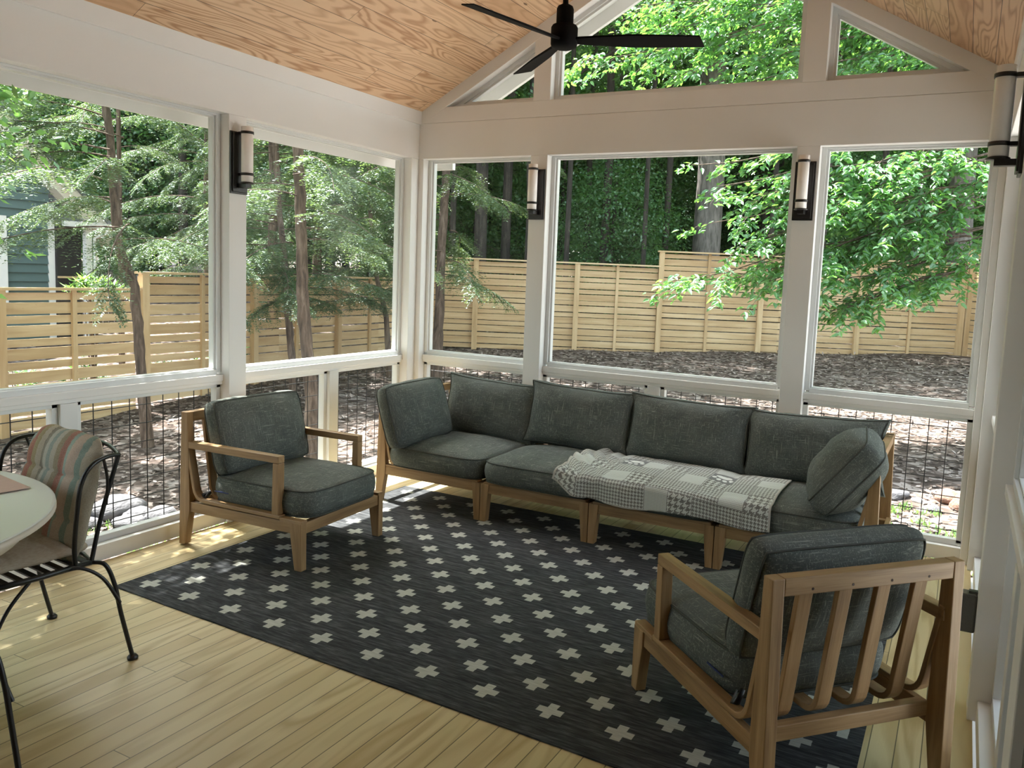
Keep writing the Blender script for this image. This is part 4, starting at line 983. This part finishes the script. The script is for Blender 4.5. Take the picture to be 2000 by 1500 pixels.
chL = armchair('teak armchair by the left windows, facing the rug with its front legs on it'); chL.location = (.042, -1.905, .0); chL.rotation_euler = (0, 0, .052)
chR = copy_tree(chL); chR['label'] = 'teak armchair in the right foreground seen from behind, four slats showing'
chR.location = (3.755, -2.745, .008); chR.rotation_euler = (0, 0, 2.387)
# front legs on the rug: lift the left chair by the rug's thickness
chL.location.z = .006
RY = lambda a: Matrix.Rotation(radians(a), 4, 'Y'); RX = lambda a: Matrix.Rotation(radians(a), 4, 'X'); RZm = lambda a: Matrix.Rotation(radians(a), 4, 'Z')
for ch, who, sd in ((chL, 'armchair by the left windows', 1), (chR, 'armchair in the right foreground', 2)):
    s = cushion('seat_cushion', .70, .615, .158, .024, edge=.86, flat=True, label= 'grey linen seat cushion in the ' + who, seed=sd)
    put_in(ch.location, ch.rotation_euler.z, s, (.555 if sd == 1 else .605, 0, .338), RY(0))
    b = cushion('back_cushion', .40, .62, .16, .030, ears=.05, p=8.0, wr=.009, label='grey linen back cushion in the ' + who, seed=sd + 4)
    # cushion x axis -> up along the back
    tl = Matrix(((cos(radians(103)), 0, sin(radians(103)), 0), (0, 1, 0, 0), (-sin(radians(103)) * -1, 0, cos(radians(103)) * 1, 0), (0, 0, 0, 1)))
    up = Vector((-sin(radians(15)), 0, cos(radians(15)))); nrm = Vector((cos(radians(15)), 0, sin(radians(15)))); yy = nrm.cross(up)
    T3 = Matrix((( up.x, -yy.x, nrm.x, 0), (up.y, -yy.y, nrm.y, 0), (up.z, -yy.z, nrm.z, 0), (0, 0, 0, 1)))
    if T3.determinant() < 0: T3 = Matrix(((up.x, yy.x, nrm.x, 0), (up.y, yy.y, nrm.y, 0), (up.z, yy.z, nrm.z, 0), (0, 0, 0, 1)))
    put_in(ch.location, ch.rotation_euler.z, b, (.245, .0 if sd == 2 else .02, .612), RZm(0 if sd == 2 else -4) @ T3)
    z = MB(); ysd = .3225 if sd == 2 else -.3225
    z.box(-.30, -.20, ysd - .002 * 0, ysd + .003, -.012, -.006).build('zipper_tape', M['blue'], s)
    k = MB(); k.tube([(-.36, ysd * .9, -.03), (-.385, ysd * 1.0, -.045), (-.37, ysd * 1.02, -.07), (-.36, ysd * .93, -.03)], .012, 6); k.build('tie', M['black'], s)

# sofa made of four sections
YF, YR = -.93, -.05
DP = YF - YR
def sofa_section(label, x0, x1, side):
    root = empty('sofa_section', (x0, YR, 0)); tag(root, label, 'sofa', 'sections of the teak sofa under the gable windows')
    w = x1 - x0; g = .002; a1 = -DP
    fr = lambda a, s, z: (s, -a, z)                     # rear back: forward is -y
    zt = .742
    fw = .043
    def fleg(s0, s1, inner):
        # front leg tapering on its inner side
        so, si, sb = (s0, s1, s0 + .040) if inner > 0 else (s1, s0, s1 - .040)
        m = MB(); y0, y1 = -a1, -a1 + .05
        m.hexa([(so, y0, 0), (sb, y0, 0), (sb, y1, 0), (so, y1, 0), (so, y0, .25), (si, y0, .25), (si, y1, .25), (so, y1, .25)], 2)
        bwood(m, 'leg', root)
    if side == 'left': pass
    else: fleg(g, g + .062, 1)
    if side == 'right': pass
    else: fleg(w - g - .062, w - g, -1)
    rear_post(root, fr, g, g + fw, zt) if side != 'left' else None
    rear_post(root, fr, w - g - fw, w - g, zt) if side != 'right' else None
    bwood(MB().box(g + .03, w - g - .03, -.086, -.041, zt - .05, zt), 'top_rail', root)
    bwood(MB().box(g + .045, w - g - .045, -a1 + .006, -a1 + .042, .190, .249), 'front_rail', root)
    bwood(MB().box(g + .02, w - g - .02, -a1 + .004, -a1 + .062, .2495, .262), 'rail_cap', root)
    bwood(MB().box(g + .03, w - g - .03, -.14, -.10, .185, .24), 'back_rail', root)
    for s_ in ((g + .008, g + .036), (w - g - .036, w - g - .008)): bwood(MB().box(s_[0], s_[1], -a1 + .045, -.09, .190, .249), 'side_rail', root)
    n = 4; x_a = .12 if side != 'left' else .26; x_b = w - .12 if side != 'right' else w - .26
    back_slats(root, fr, [x_a + (x_b - x_a) * i / (n - 1) for i in range(n)], zt, reach=.60)
    if side in ('left', 'right'):
        # the side back: same A frame turned through a right angle
        if side == 'left': f2 = lambda a, s, z: (a - .005, s, z)
        else: f2 = lambda a, s, z: (w + .005 - a, s, z)
        for (s0, s1) in ((-a1, -a1 + fw), (-.045, -.002)):
            rear_post(root, f2, s0, s1, zt)
            bwood(MB().ribbon(ribbon_arc((.072, .60), (.140, .268), (.30, .264), .06), .020, s0 + .001, s1 + .003, f2), 'side_frame', root)
        xa, xb = sorted((f2(.041, 0, 0)[0], f2(.086, 0, 0)[0]))
        bwood(MB().box(xa, xb, -a1 + fw, -.045, zt - .05, zt), 'side_top_rail', root)
        for i in range(4):
            s = -a1 + .16 + i * .16
            bwood(MB().ribbon(ribbon_arc((.072, zt - .02), (.135, .266), (.45, .2645), .06), .012, s, s + .05, f2), 'slat', root)
    return root
XS = [.375, 1.236, 2.000, 2.768, 3.625]
sofa_section('corner section of the teak sofa nearest the room corner, with side back', XS[0], XS[1], 'left')
sofa_section('armless teak sofa section second from the corner, bare grey seat', XS[1], XS[2], 'mid')
sofa_section('armless teak sofa section mostly covered by the blanket', XS[2], XS[3], 'mid')
sofa_section('end section of the teak sofa nearest the right corner, with side back', XS[3], XS[4], 'right')
SX = [(.475, 1.228), (1.238, 1.995), (2.003, 2.762), (2.772, 3.515)]
ZS, TS, PF = .330, .156, .030
for i, (a, b) in enumerate(SX):
    s = cushion('seat_cushion', b - a, .725, TS, PF, ['grey linen seat cushion in the sofa corner, under the leaning side cushion', 'grey linen seat cushion second from the sofa corner, left of the blanket', 'grey linen seat cushion fully under the middle of the blanket', 'grey linen seat cushion at the right end of the sofa'][i], seed=20 + i, edge=.8, flat=True)
    place(s, ((a + b) / 2, -.580, ZS))
def lean(o, base, up_tilt, facing_deg, roll=0):
    """cushion stood on its long edge: local x -> sideways, local y -> up, local z -> facing direction"""
    f = radians(facing_deg); F = Vector((cos(f), sin(f), 0)); S = Vector((0, 0, 1)).cross(F); t = radians(up_tilt)
    U = Vector((0, 0, 1)) * cos(t) - F * sin(t); N = F * cos(t) + Vector((0, 0, 1)) * sin(t)
    R = Matrix(((S.x, U.x, N.x, base[0]), (S.y, U.y, N.y, base[1]), (S.z, U.z, N.z, base[2]), (0, 0, 0, 1)))
    o.matrix_world = R @ Matrix.Rotation(radians(roll), 4, 'Z'); return o
bc = [((.89, -.235, .600), .70, 'grey linen back cushion leaning in the sofa corner under the narrow window', -3, 0.10), ((1.600, -.228, .616), .735, 'grey linen back cushion second from the sofa corner, below the gable post', -1.5, .1), ((2.372, -.228, .612), .755, 'grey linen back cushion behind the middle of the blanket', -1.0, .1), ((3.155, -.228, .606), .755, 'grey linen back cushion at the right end of the sofa', 1.5, .1)]
for i, (p, w_, lb, roll, ears) in enumerate(bc):
    c = cushion('back_cushion', w_, .395, .165, .034, lb, p=11, seed=40 + i, ears=.16, wr=.013); lean(c, p, 14, -90 + [4, 0, 0, 0][i], roll)
c = cushion('back_cushion', .60, .41, .16, .03, 'grey linen side cushion leaning at the left end of the sofa, facing right', seed=50, ears=.04, wr=.009); lean(c, (.565, -.725, .612), 17, -4, 2)
c = cushion('back_cushion', .60, .43, .21, .055, 'plump grey linen side cushion slumped at the right end of the sofa', seed=51, ears=.03, wr=.012); lean(c, (3.405, -.690, .618), 38, 180 + 6, 0)

# blanket
def seat_h(x, y):
    h = -1
    for a, b in SX:
        u = (x - (a + b) / 2) / ((b - a) / 2); v = (y + .580) / .3625
        if abs(u) <= 1 and abs(v) <= 1:
            he = TS / 2 * .8; h = max(h, ZS + he + (TS / 2 - he + PF) * max(0, (1 - abs(u) ** 3.2) * (1 - abs(v) ** 3.2)) ** .75)
    return h
def blanket():
    nu, nv = 150, 84; V = []; uv = []
    for j in range(nv + 1):
        for i in range(nu + 1):
            u, v = i / nu, j / nv                     # u along the sofa, v from back to front
            x = 1.79 + u * 1.285; yb = -.335 - .075 * u
            Ls = .770 - .10 * max(0, 1 - u / .12) - .03 * sin(u * 3.1); s = v * Ls
            # gathered left end
            gth = max(0, 1 - u / .16)
            x += .03 * sin(v * 9 + 1) * gth - .0 * gth
            if u < .2: x -= .03 * gth * math.exp(-((v - .72) / .16) ** 2)
            flat = (-.972) - yb; flat = -flat        # length on top of the seat
            y = yb - s; drop = 0
            r = .035
            if s > flat - r:
                q = s - (flat - r); ang = min(q / r, pi / 2); y = yb - (flat - r) - r * sin(ang); drop = r * (1 - cos(ang)) + max(0, q - r * pi / 2)
                y -= .006 + .010 * sin(u * 23) * min(1, drop / .06)
            h = max(seat_h(x + dx_, max(y, -.90)) for dx_ in (-.07, -.05, -.03, 0, .03, .05, .07))
            h = max(h, ZS + TS / 2 * .8 + .012)
            z = h + .010 - drop
            z += (.006 * mnoise.noise(Vector((x * 6, y * 6, 3))) + .003 * mnoise.noise(Vector((x * 17, y * 17, 5)))) * (1 if drop == 0 else .5)
            if u < .30:
                k = max(0, 1 - u / .30); z += .022 * k * abs(sin(x * 34 + y * 15 + 2 * sin(y * 9))) * (1 if drop < .03 else .2); y += -.012 * k * sin(x * 30)
            # hem runs up towards the left where the blanket is pulled
            V.append((x, y, max(z, .285 - .01 * sin(x * 9)))); uv.append((u * 1.4, .76 - v * .76))
    F = []; n1 = nu + 1
    for j in range(nv):
        for i in range(nu):
            a = j * n1 + i; F.append((a, a + n1, a + n1 + 1, a + 1))
    me = bpy.data.meshes.new('blanket'); me.from_pydata(V, [], F); me.materials.append(M['blanket']); l = me.uv_layers.new(name='uv')
    l.data.foreach_set('uv', [c for f in F for k in f for c in uv[k]]); me.polygons.foreach_set('use_smooth', [True] * len(F)); me.update()
    o = bpy.data.objects.new('blanket', me); COL.objects.link(o); md = o.modifiers.new('thickness', 'SOLIDIFY'); md.thickness = .005; md.offset = 1
    tag(o, 'grey and cream houndstooth patchwork blanket with paw prints draped over the sofa seat', 'blanket'); return o
blanket()

# rug
m = MB(); nx2, ny2 = 70, 50
def rugp(u, v):
    x0, x1 = .345, 3.71; yn = -2.835 - .10 * u; yf = -.535
    return (x0 + (x1 - x0) * u, yn + (yf - yn) * v)
me = bpy.data.meshes.new('rug'); V = []; F = []
for j in range(ny2 + 1):
    for i in range(nx2 + 1):
        x, y = rugp(i / nx2, j / ny2); V.append((x, y + .003 * mnoise.noise(Vector((x * 5, y * 5, 0))), .006 + .0012 * mnoise.noise(Vector((x * 2, y * 2, 4)))))
n0 = len(V); per = [i for i in range(nx2 + 1)] + [(nx2 + 1) * j + nx2 for j in range(1, ny2 + 1)] + [(nx2 + 1) * ny2 + i for i in range(nx2 - 1, -1, -1)] + [(nx2 + 1) * j for j in range(ny2 - 1, 0, -1)]
for k in per: V.append((V[k][0], V[k][1], .0005))
for j in range(ny2):
    for i in range(nx2): a = j * (nx2 + 1) + i; F.append((a, a + 1, a + nx2 + 2, a + nx2 + 1))
for k in range(len(per)): F.append((per[k], n0 + k, n0 + (k + 1) % len(per), per[(k + 1) % len(per)]))
me.from_pydata(V, [], F); me.materials.append(M['rug']); me.update(); o = bpy.data.objects.new('rug', me); COL.objects.link(o)
tag(o, 'charcoal woven rug with rows of pale plus signs on the plank floor', 'rug')

# ------------------------------------------------------------------ sconces
def sconce(label):
    """plate on the plane x=0, lamp towards +x"""
    r = empty('wall_sconce'); tag(r, label, 'wall lamp', 'matching sconces on the porch posts')
    m = MB(); m.box(0, .012, -.0625, .0625, -.18, .18); m.box(.012, .020, -.052, .052, -.17, .17); m.build('wall_plate', M['bronze'], r, bevel=.002)
    R_ = .034; cx = .078
    m = MB(); m.lathe([(R_ - .003, -.112), (R_, -.110), (R_, .205), (R_ - .003, .207)], 28, (cx, 0, 0)); m.build('glass_shade', M['opal'], r)
    for z in (.165, -.075):
        m = MB(); m.lathe([(R_ + .0005, z), (R_ + .0035, z), (R_ + .0035, z + .015), (R_ + .0005, z + .015)], 28, (cx, 0, 0)); m.box(.018, cx - R_, -.014, .014, z, z + .015); m.build('ring', M['bronze'], r)
    m = MB(); m.lathe([(.0, -.124), (R_ + .006, -.121), (R_ + .006, -.116), (R_ - .002, -.1125)], 28, (cx, 0, 0)); m.box(.018, cx + .012, -.02, .02, -.145, -.122); m.build('bottom_cup', M['bronze'], r)
    return r
s0 = sconce('black and white glass cylinder sconce on the left wall post'); s0.location = (.0, -1.776, 2.178)
for loc, rz, lb in (((1.067, 0, 2.172), -pi / 2, 'white glass cylinder sconce on the gable post nearest the left corner'), ((2.948, 0, 2.178), -pi / 2, 'white glass cylinder sconce on the gable post nearest the right corner'), ((W, -1.87, 2.20), pi, 'white glass sconce on the right wall post, cut off by the photo edge')):
    c = copy_tree(s0); c.location = loc; c.rotation_euler = (0, 0, rz); c['label'] = lb
# outlet cover on the right post
r = MB().box(-.068, 0, -.032, .032, -.075, .075).build('outlet_cover', M['greyplastic'], bevel=.008); r.location = (W, -1.845, .385); tag(r, 'grey weatherproof outlet cover low on the right wall post', 'outlet')
MB().box(-.03, 0, -.012, .012, .075, .084).build('hinge', M['greyplastic'], r)

# ------------------------------------------------------------------ ceiling fan
FXp, FYp = XR, -1.69
f = empty('ceiling_fan', (FXp, FYp, 2.70)); tag(f, 'matte black three-blade ceiling fan on a long rod', 'ceiling fan')
MB().lathe([(.0, ZR - 2.70 - .09), (.055, ZR - 2.70 - .085), (.07, ZR - 2.70 - .04), (.07, ZR - 2.70 + .01)], 28).build('canopy', M['fan'], f)
MB().tube([(0, 0, .15), (0, 0, ZR - 2.70 - .05)], .0135, 12).build('downrod', M['fan'], f)
MB().lathe([(.0, .180), (.018, .178), (.036, .168), (.041, .155), (.041, .075), (.040, .07)], 32).build('motor_neck', M['fan'], f)
MB().lathe([(.04, .083), (.058, .080), (.064, .070), (.064, -.005), (.060, -.018), (.040, -.026), (.0, -.027)], 36).build('motor_housing', M['fan'], f)
for k, adeg in enumerate((17, 137, 258)):
    m = MB(); a = radians(adeg); n = 14; prev = None; vs = []; fs = []
    for i in range(n + 1):
        t = i / n; rr = .045 + t * .605; wd = .022 + .030 * min(1, t * 2.2) - .002 * t; tw = radians(-13 - 5 * (1 - t)); th = .006
        for sx, sz in ((-1, -1), (1, -1), (1, 1), (-1, 1)):
            yl = sx * wd; zl = sz * th * (1 - .5 * t); vs.append((rr if i < n else rr + .012 * sx, yl * cos(tw) - zl * sin(tw), yl * sin(tw) + zl * cos(tw) + .012 - .01 * t))
    for i in range(n):
        for k2 in range(4): b = i * 4; fs.append((b + k2, b + (k2 + 1) % 4, b + 4 + (k2 + 1) % 4, b + 4 + k2))
    fs += [(3, 2, 1, 0), tuple(4 * n + q for q in range(4))]
    vs = [(x * cos(a) - y * sin(a), x * sin(a) + y * cos(a), z) for x, y, z in vs]; m.add(vs, fs); m.build('blade', M['fan'], f, bevel=.002)

# ------------------------------------------------------------------ dining set
tx, ty = .68, -4.22
t = empty('dining_table', (tx, ty, 0)); tag(t, 'round white dining table cut off at the left edge of the photo', 'table')
MB().lathe([(.0, .726), (.768, .726), (.775, .728), (.779, .731), (.775, .7345), (.768, .735), (.0, .735)], 96).build('table_top', M['tabletop'], t)
MB().lathe([(.0, .706), (.772, .706), (.781, .710), (.781, .7205), (.775, .7255), (.0, .7255)], 96).build('table_rim', M['tableapron'], t)
MB().lathe([(.66, .640), (.69, .640), (.705, .7055), (.0, .7055)], 72).build('apron', M['tableapron'], t)
MB().lathe([(.0, .0), (.28, .0), (.27, .03), (.08, .07), (.055, .2), (.05, .5), (.09, .66), (.0, .70)], 40).build('pedestal', M['tabletop'], t)
for i, (x, y, rz, lb) in enumerate([(.735, -3.66, 8, 'upper rose woven placemat on the white table'), (.66, -3.70, 16, 'lower rose woven placemat, partly under the other, on the white table')]):
    m = MB(); m.box(-.22, .22, -.155, .155, 0, .003); o = m.build('placemat', M['placemat'], bevel=.001); o.location = (x - .07, y, .7352 + (.0032 if i == 0 else 0)); o.rotation_euler = (0, 0, radians(-rz)); tag(o, lb, 'placemat', 'rose placemats')

def dining_chair(label):
    """black iron chair; local: seat centre at origin, faces -y, x to the photo's right"""
    r = empty('iron_chair'); tag(r, label, 'chair'); TR = .0085
    def tb(name, pts, rad=TR):
        # smooth the path
        P = [Vector(p) for p in pts]; out = []
        for i in range(len(P) - 1):
            p0 = P[max(i - 1, 0)]; p1 = P[i]; p2 = P[i + 1]; p3 = P[min(i + 2, len(P) - 1)]
            for k in range(6):
                u = k / 6; out.append(.5 * ((2 * p1) + (p2 - p0) * u + (2 * p0 - 5 * p1 + 4 * p2 - p3) * u * u + (3 * p1 - p0 - 3 * p2 + p3) * u ** 3))
        out.append(P[-1]); return MB().tube(out, rad, 8).build(name, M['black'], r)
    hw = .262; zs = .425
    for s in (-1, 1):
        # rear leg: leaves the seat, sweeps out and down
        tb('leg', [(s * hw, .20, zs), (s * (hw + .035), .235, zs - .012), (s * (hw + .045), .265, zs - .10), (s * (hw + .050), .285, zs - .22), (s * (hw + .05), .33, .008)])
        tb('leg_brace', [(s * hw, .08, zs - .008), (s * (hw + .02), .15, zs - .005), (s * (hw + .045), .22, zs - .06), (s * (hw + .062), .275, zs - .17)], .007)
        tb('leg', [(s * (hw + .01), -.19, zs), (s * (hw + .018), -.195, .2), (s * (hw + .02), -.20, .008)])
        tb('leg_brace', [(s * hw, -.02, zs - .01), (s * (hw + .01), -.10, zs - .09), (s * (hw + .018), -.165, zs - .20), (s * (hw + .018), -.193, .20)], .007)
        for p in ((s * (hw + .05), .33), (s * (hw + .02), -.20)):
            MB().lathe([(.0, .0), (.020, .0), (.021, .010), (.012, .020), (.0, .021)], 16, (p[0], p[1], 0)).build('foot_glide', M['black'], r)
        # back upright and swept arm
        tb('back_upright', [(s * hw, .20, zs), (s * (hw - .005), .245, .60), (s * (hw + .005), .31, .83)])
        tb('arm', [(s * (hw + .005), .31, .83), (s * (hw + .030), .25, .836), (s * (hw + .044), .185, .815), (s * (hw + .044), .145, .75), (s * (hw + .035), .130, .62), (s * (hw + .016), .130, .50), (s * (hw + .004), .14, zs)])
        tb('arm_strut', [(s * (hw + .034), .235, .834), (s * (hw + .018), .258, .74), (s * (hw - .002), .262, .64)], .006)
    tb('back_rail', [(-hw - .005, .31, .83), (-hw * .5, .335, .85), (hw * .5, .335, .85), (hw + .005, .31, .83)])
    for x in (-.12, 0, .12): tb('back_bar', [(x, .20, zs), (x, .25, .62), (x * 1.02, .33, .848)], .005)
    m = MB(); c = [(-hw, .20), (-hw - .012, 0), (-hw + .0, -.20), (-hw * .6, -.235), (hw * .6, -.235), (hw, -.20), (hw + .012, 0), (hw, .20), (hw * .6, .225), (-hw * .6, .225), (-hw, .20)]
    m.tube([(x, y, zs) for x, y in c], .011, 8, cap=False); m.build('seat_frame', M['black'], r)
    m = MB()
    for y in np.linspace(-.19, .19, 9): m.box(-hw, hw, y - .012, y + .012, zs - .003, zs + .003)
    m.build('seat_straps', M['black'], r); return r
dc = dining_chair('black iron dining chair with a striped tufted back cushion beside the table'); dc.location = (.722, -3.550, 0); dc.rotation_euler = (0, 0, radians(-5))
d2 = copy_tree(dc); d2['label'] = 'second black iron dining chair, only one leg in view at the lower left edge'
d2.location = (1.185, -4.250, 0); d2.rotation_euler = (0, 0, radians(-90))
def tufted(name, w, h, t, nx, ny, label, matl, cat='cushion'):
    n, m_ = 44, 48; V = []; F = []; gx_ = np.linspace(-1, 1, n + 1); gy_ = np.linspace(-1, 1, m_ + 1)
    for sg in (1, -1):
        for j in range(m_ + 1):
            for i in range(n + 1):
                u, v = gx_[i], gy_[j]; k = max(abs(u), abs(v)) / ((abs(u) ** 6 + abs(v) ** 6) ** (1 / 6)) if max(abs(u), abs(v)) > 1e-3 else 1
                puf = ((1 - abs(u) ** 4) * (1 - abs(v) ** 4)) ** .5
                cu, cv = (u * .5 + .5) * nx, (v * .5 + .5) * ny
                q = abs(sin(pi * cu)) ** .5 * .45 + abs(sin(pi * cv)) ** .5 * .45 + .1
                dk = 0
                z = t / 2 * puf * (.45 + .62 * q) + .004
                V.append((u * k * w / 2 * (1 + .012 * sin(v * pi * ny)), v * k * h / 2 * (1 + .012 * sin(u * pi * nx)), sg * z * (1 if sg > 0 else .55)))
    N = (n + 1) * (m_ + 1)
    for j in range(m_):
        for i in range(n):
            a = j * (n + 1) + i; F.append((a, a + 1, a + n + 2, a + n + 1)); b = N + a; F.append((b, b + n + 1, b + n + 2, b + 1))
    per = [i for i in range(n)] + [j * (n + 1) + n for j in range(m_)] + [m_ * (n + 1) + i for i in range(n, 0, -1)] + [j * (n + 1) for j in range(m_, 0, -1)]
    for k in range(len(per)): a, b = per[k], per[(k + 1) % len(per)]; F.append((a, N + a, N + b, b))
    me = bpy.data.meshes.new(name); me.from_pydata(V, [], F); me.materials.append(M[matl]); me.polygons.foreach_set('use_smooth', [True] * len(F)); me.update()
    o = bpy.data.objects.new(name, me); COL.objects.link(o); return tag(o, label, cat)
Rc = Matrix.Translation(dc.location) @ Matrix.Rotation(dc.rotation_euler.z, 4, 'Z')
o = tufted('chair_cushion', .47, .46, .085, 3, 3, 'tan tufted seat cushion on the iron dining chair', 'seatcloth'); o.matrix_world = Rc @ Matrix.Translation((0, .005, .468))
o = tufted('chair_cushion', .51, .50, .115, 3, 3, 'striped tufted back cushion in sage, rust and cream on the iron dining chair', 'stripe')
a = radians(14); U = Vector((0, sin(a), cos(a))); Nn = Vector((0, -cos(a), sin(a))); S_ = U.cross(Nn)
o.matrix_world = Rc @ Matrix(((S_.x, U.x, Nn.x, -.005), (S_.y, U.y, Nn.y, .215), (S_.z, U.z, Nn.z, .655), (0, 0, 0, 1)))

for i_, src_ in enumerate([q for q in list(COL.objects) if q.name.startswith('chair_cushion')]):
    c = copy_tree(src_); c.matrix_world = Matrix.Translation(d2.location) @ Matrix.Rotation(radians(-90), 4, 'Z') @ Rc.inverted() @ src_.matrix_world
    c['label'] = ('tan seat cushion on the second iron chair, just outside the left edge', 'striped back cushion whose edge just shows at the far left, on the second iron chair')[i_]

# ------------------------------------------------------------------ light
w = bpy.data.worlds.new('sky'); SC.world = w; w.use_nodes = True; nt = w.node_tree; nt.nodes.clear()
sky = nt.nodes.new('ShaderNodeTexSky'); sky.sky_type = 'NISHITA'; sky.sun_disc = False; sky.sun_elevation = radians(58); sky.sun_rotation = radians(-75); sky.dust_density = 2.0; sky.air_density = 1.2; sky.ozone_density = 1.0
bg = nt.nodes.new('ShaderNodeBackground'); bg.inputs[1].default_value = SKY_S; ou = nt.nodes.new('ShaderNodeOutputWorld')
hz = nt.nodes.new('ShaderNodeMix'); hz.data_type = 'RGBA'; hz.inputs[0].default_value = .62; bw = nt.nodes.new('ShaderNodeRGBToBW'); mu = nt.nodes.new('ShaderNodeMix'); mu.data_type = 'RGBA'; mu.blend_type = 'MULTIPLY'; mu.inputs[0].default_value = 1; mu.inputs[7].default_value = (1.0, 1.05, 1.02, 1)
nt.links.new(sky.outputs[0], bw.inputs[0]); nt.links.new(bw.outputs[0], mu.inputs[6]); nt.links.new(sky.outputs[0], hz.inputs[6]); nt.links.new(mu.outputs[2], hz.inputs[7]); nt.links.new(hz.outputs[2], bg.inputs[0]); nt.links.new(bg.outputs[0], ou.inputs[0])
sd = bpy.data.lights.new('sun', 'SUN'); sd.energy = SUN_E; sd.angle = radians(.6); sd.color = (1.0, .97, .92)
so = bpy.data.objects.new('sun', sd); COL.objects.link(so)
az = radians(SUN_AZ); el = radians(SUN_EL); dirv = Vector((cos(az) * cos(el), sin(az) * cos(el), sin(el)))   # towards the sun
so.rotation_euler = dirv.to_track_quat('Z', 'Y').to_euler(); so.location = (-6, 2, 12)

# ------------------------------------------------------------------ camera
cam = bpy.data.cameras.new('camera'); co = bpy.data.objects.new('camera', cam); COL.objects.link(co); SC.camera = co
F_, YAW, PIT, ROL = 1578.456, .475924, .106625, .041775
cam.sensor_fit = 'HORIZONTAL'; cam.sensor_width = 36; cam.lens = F_ / 2000 * 36; cam.shift_x = -(1066.042 - 1000) / 2000; cam.shift_y = (704.5605 - 750) / 2000; cam.clip_start = .05; cam.clip_end = 300
fw_ = Vector((-sin(YAW) * cos(PIT), cos(YAW) * cos(PIT), -sin(PIT))); r0 = Vector((cos(YAW), sin(YAW), 0)); u0 = r0.cross(fw_)
rt = r0 * cos(ROL) + u0 * sin(ROL); up_ = -r0 * sin(ROL) + u0 * cos(ROL)
co.matrix_world = Matrix(((rt.x, up_.x, -fw_.x, 3.902757), (rt.y, up_.y, -fw_.y, -5.257517), (rt.z, up_.z, -fw_.z, 1.6), (0, 0, 0, 1)))

SC.view_settings.view_transform = 'Standard'; SC.view_settings.look = 'None'; SC.view_settings.exposure = EXPO; SC.view_settings.gamma = 1; SC.view_settings.use_curve_mapping = False
cy = SC.cycles; cy.max_bounces = 7; cy.diffuse_bounces = 5; cy.glossy_bounces = 2; cy.transmission_bounces = 3; cy.transparent_max_bounces = 10; cy.use_denoising = True; cy.sample_clamp_indirect = 6; cy.caustics_reflective = False; cy.caustics_refractive = False
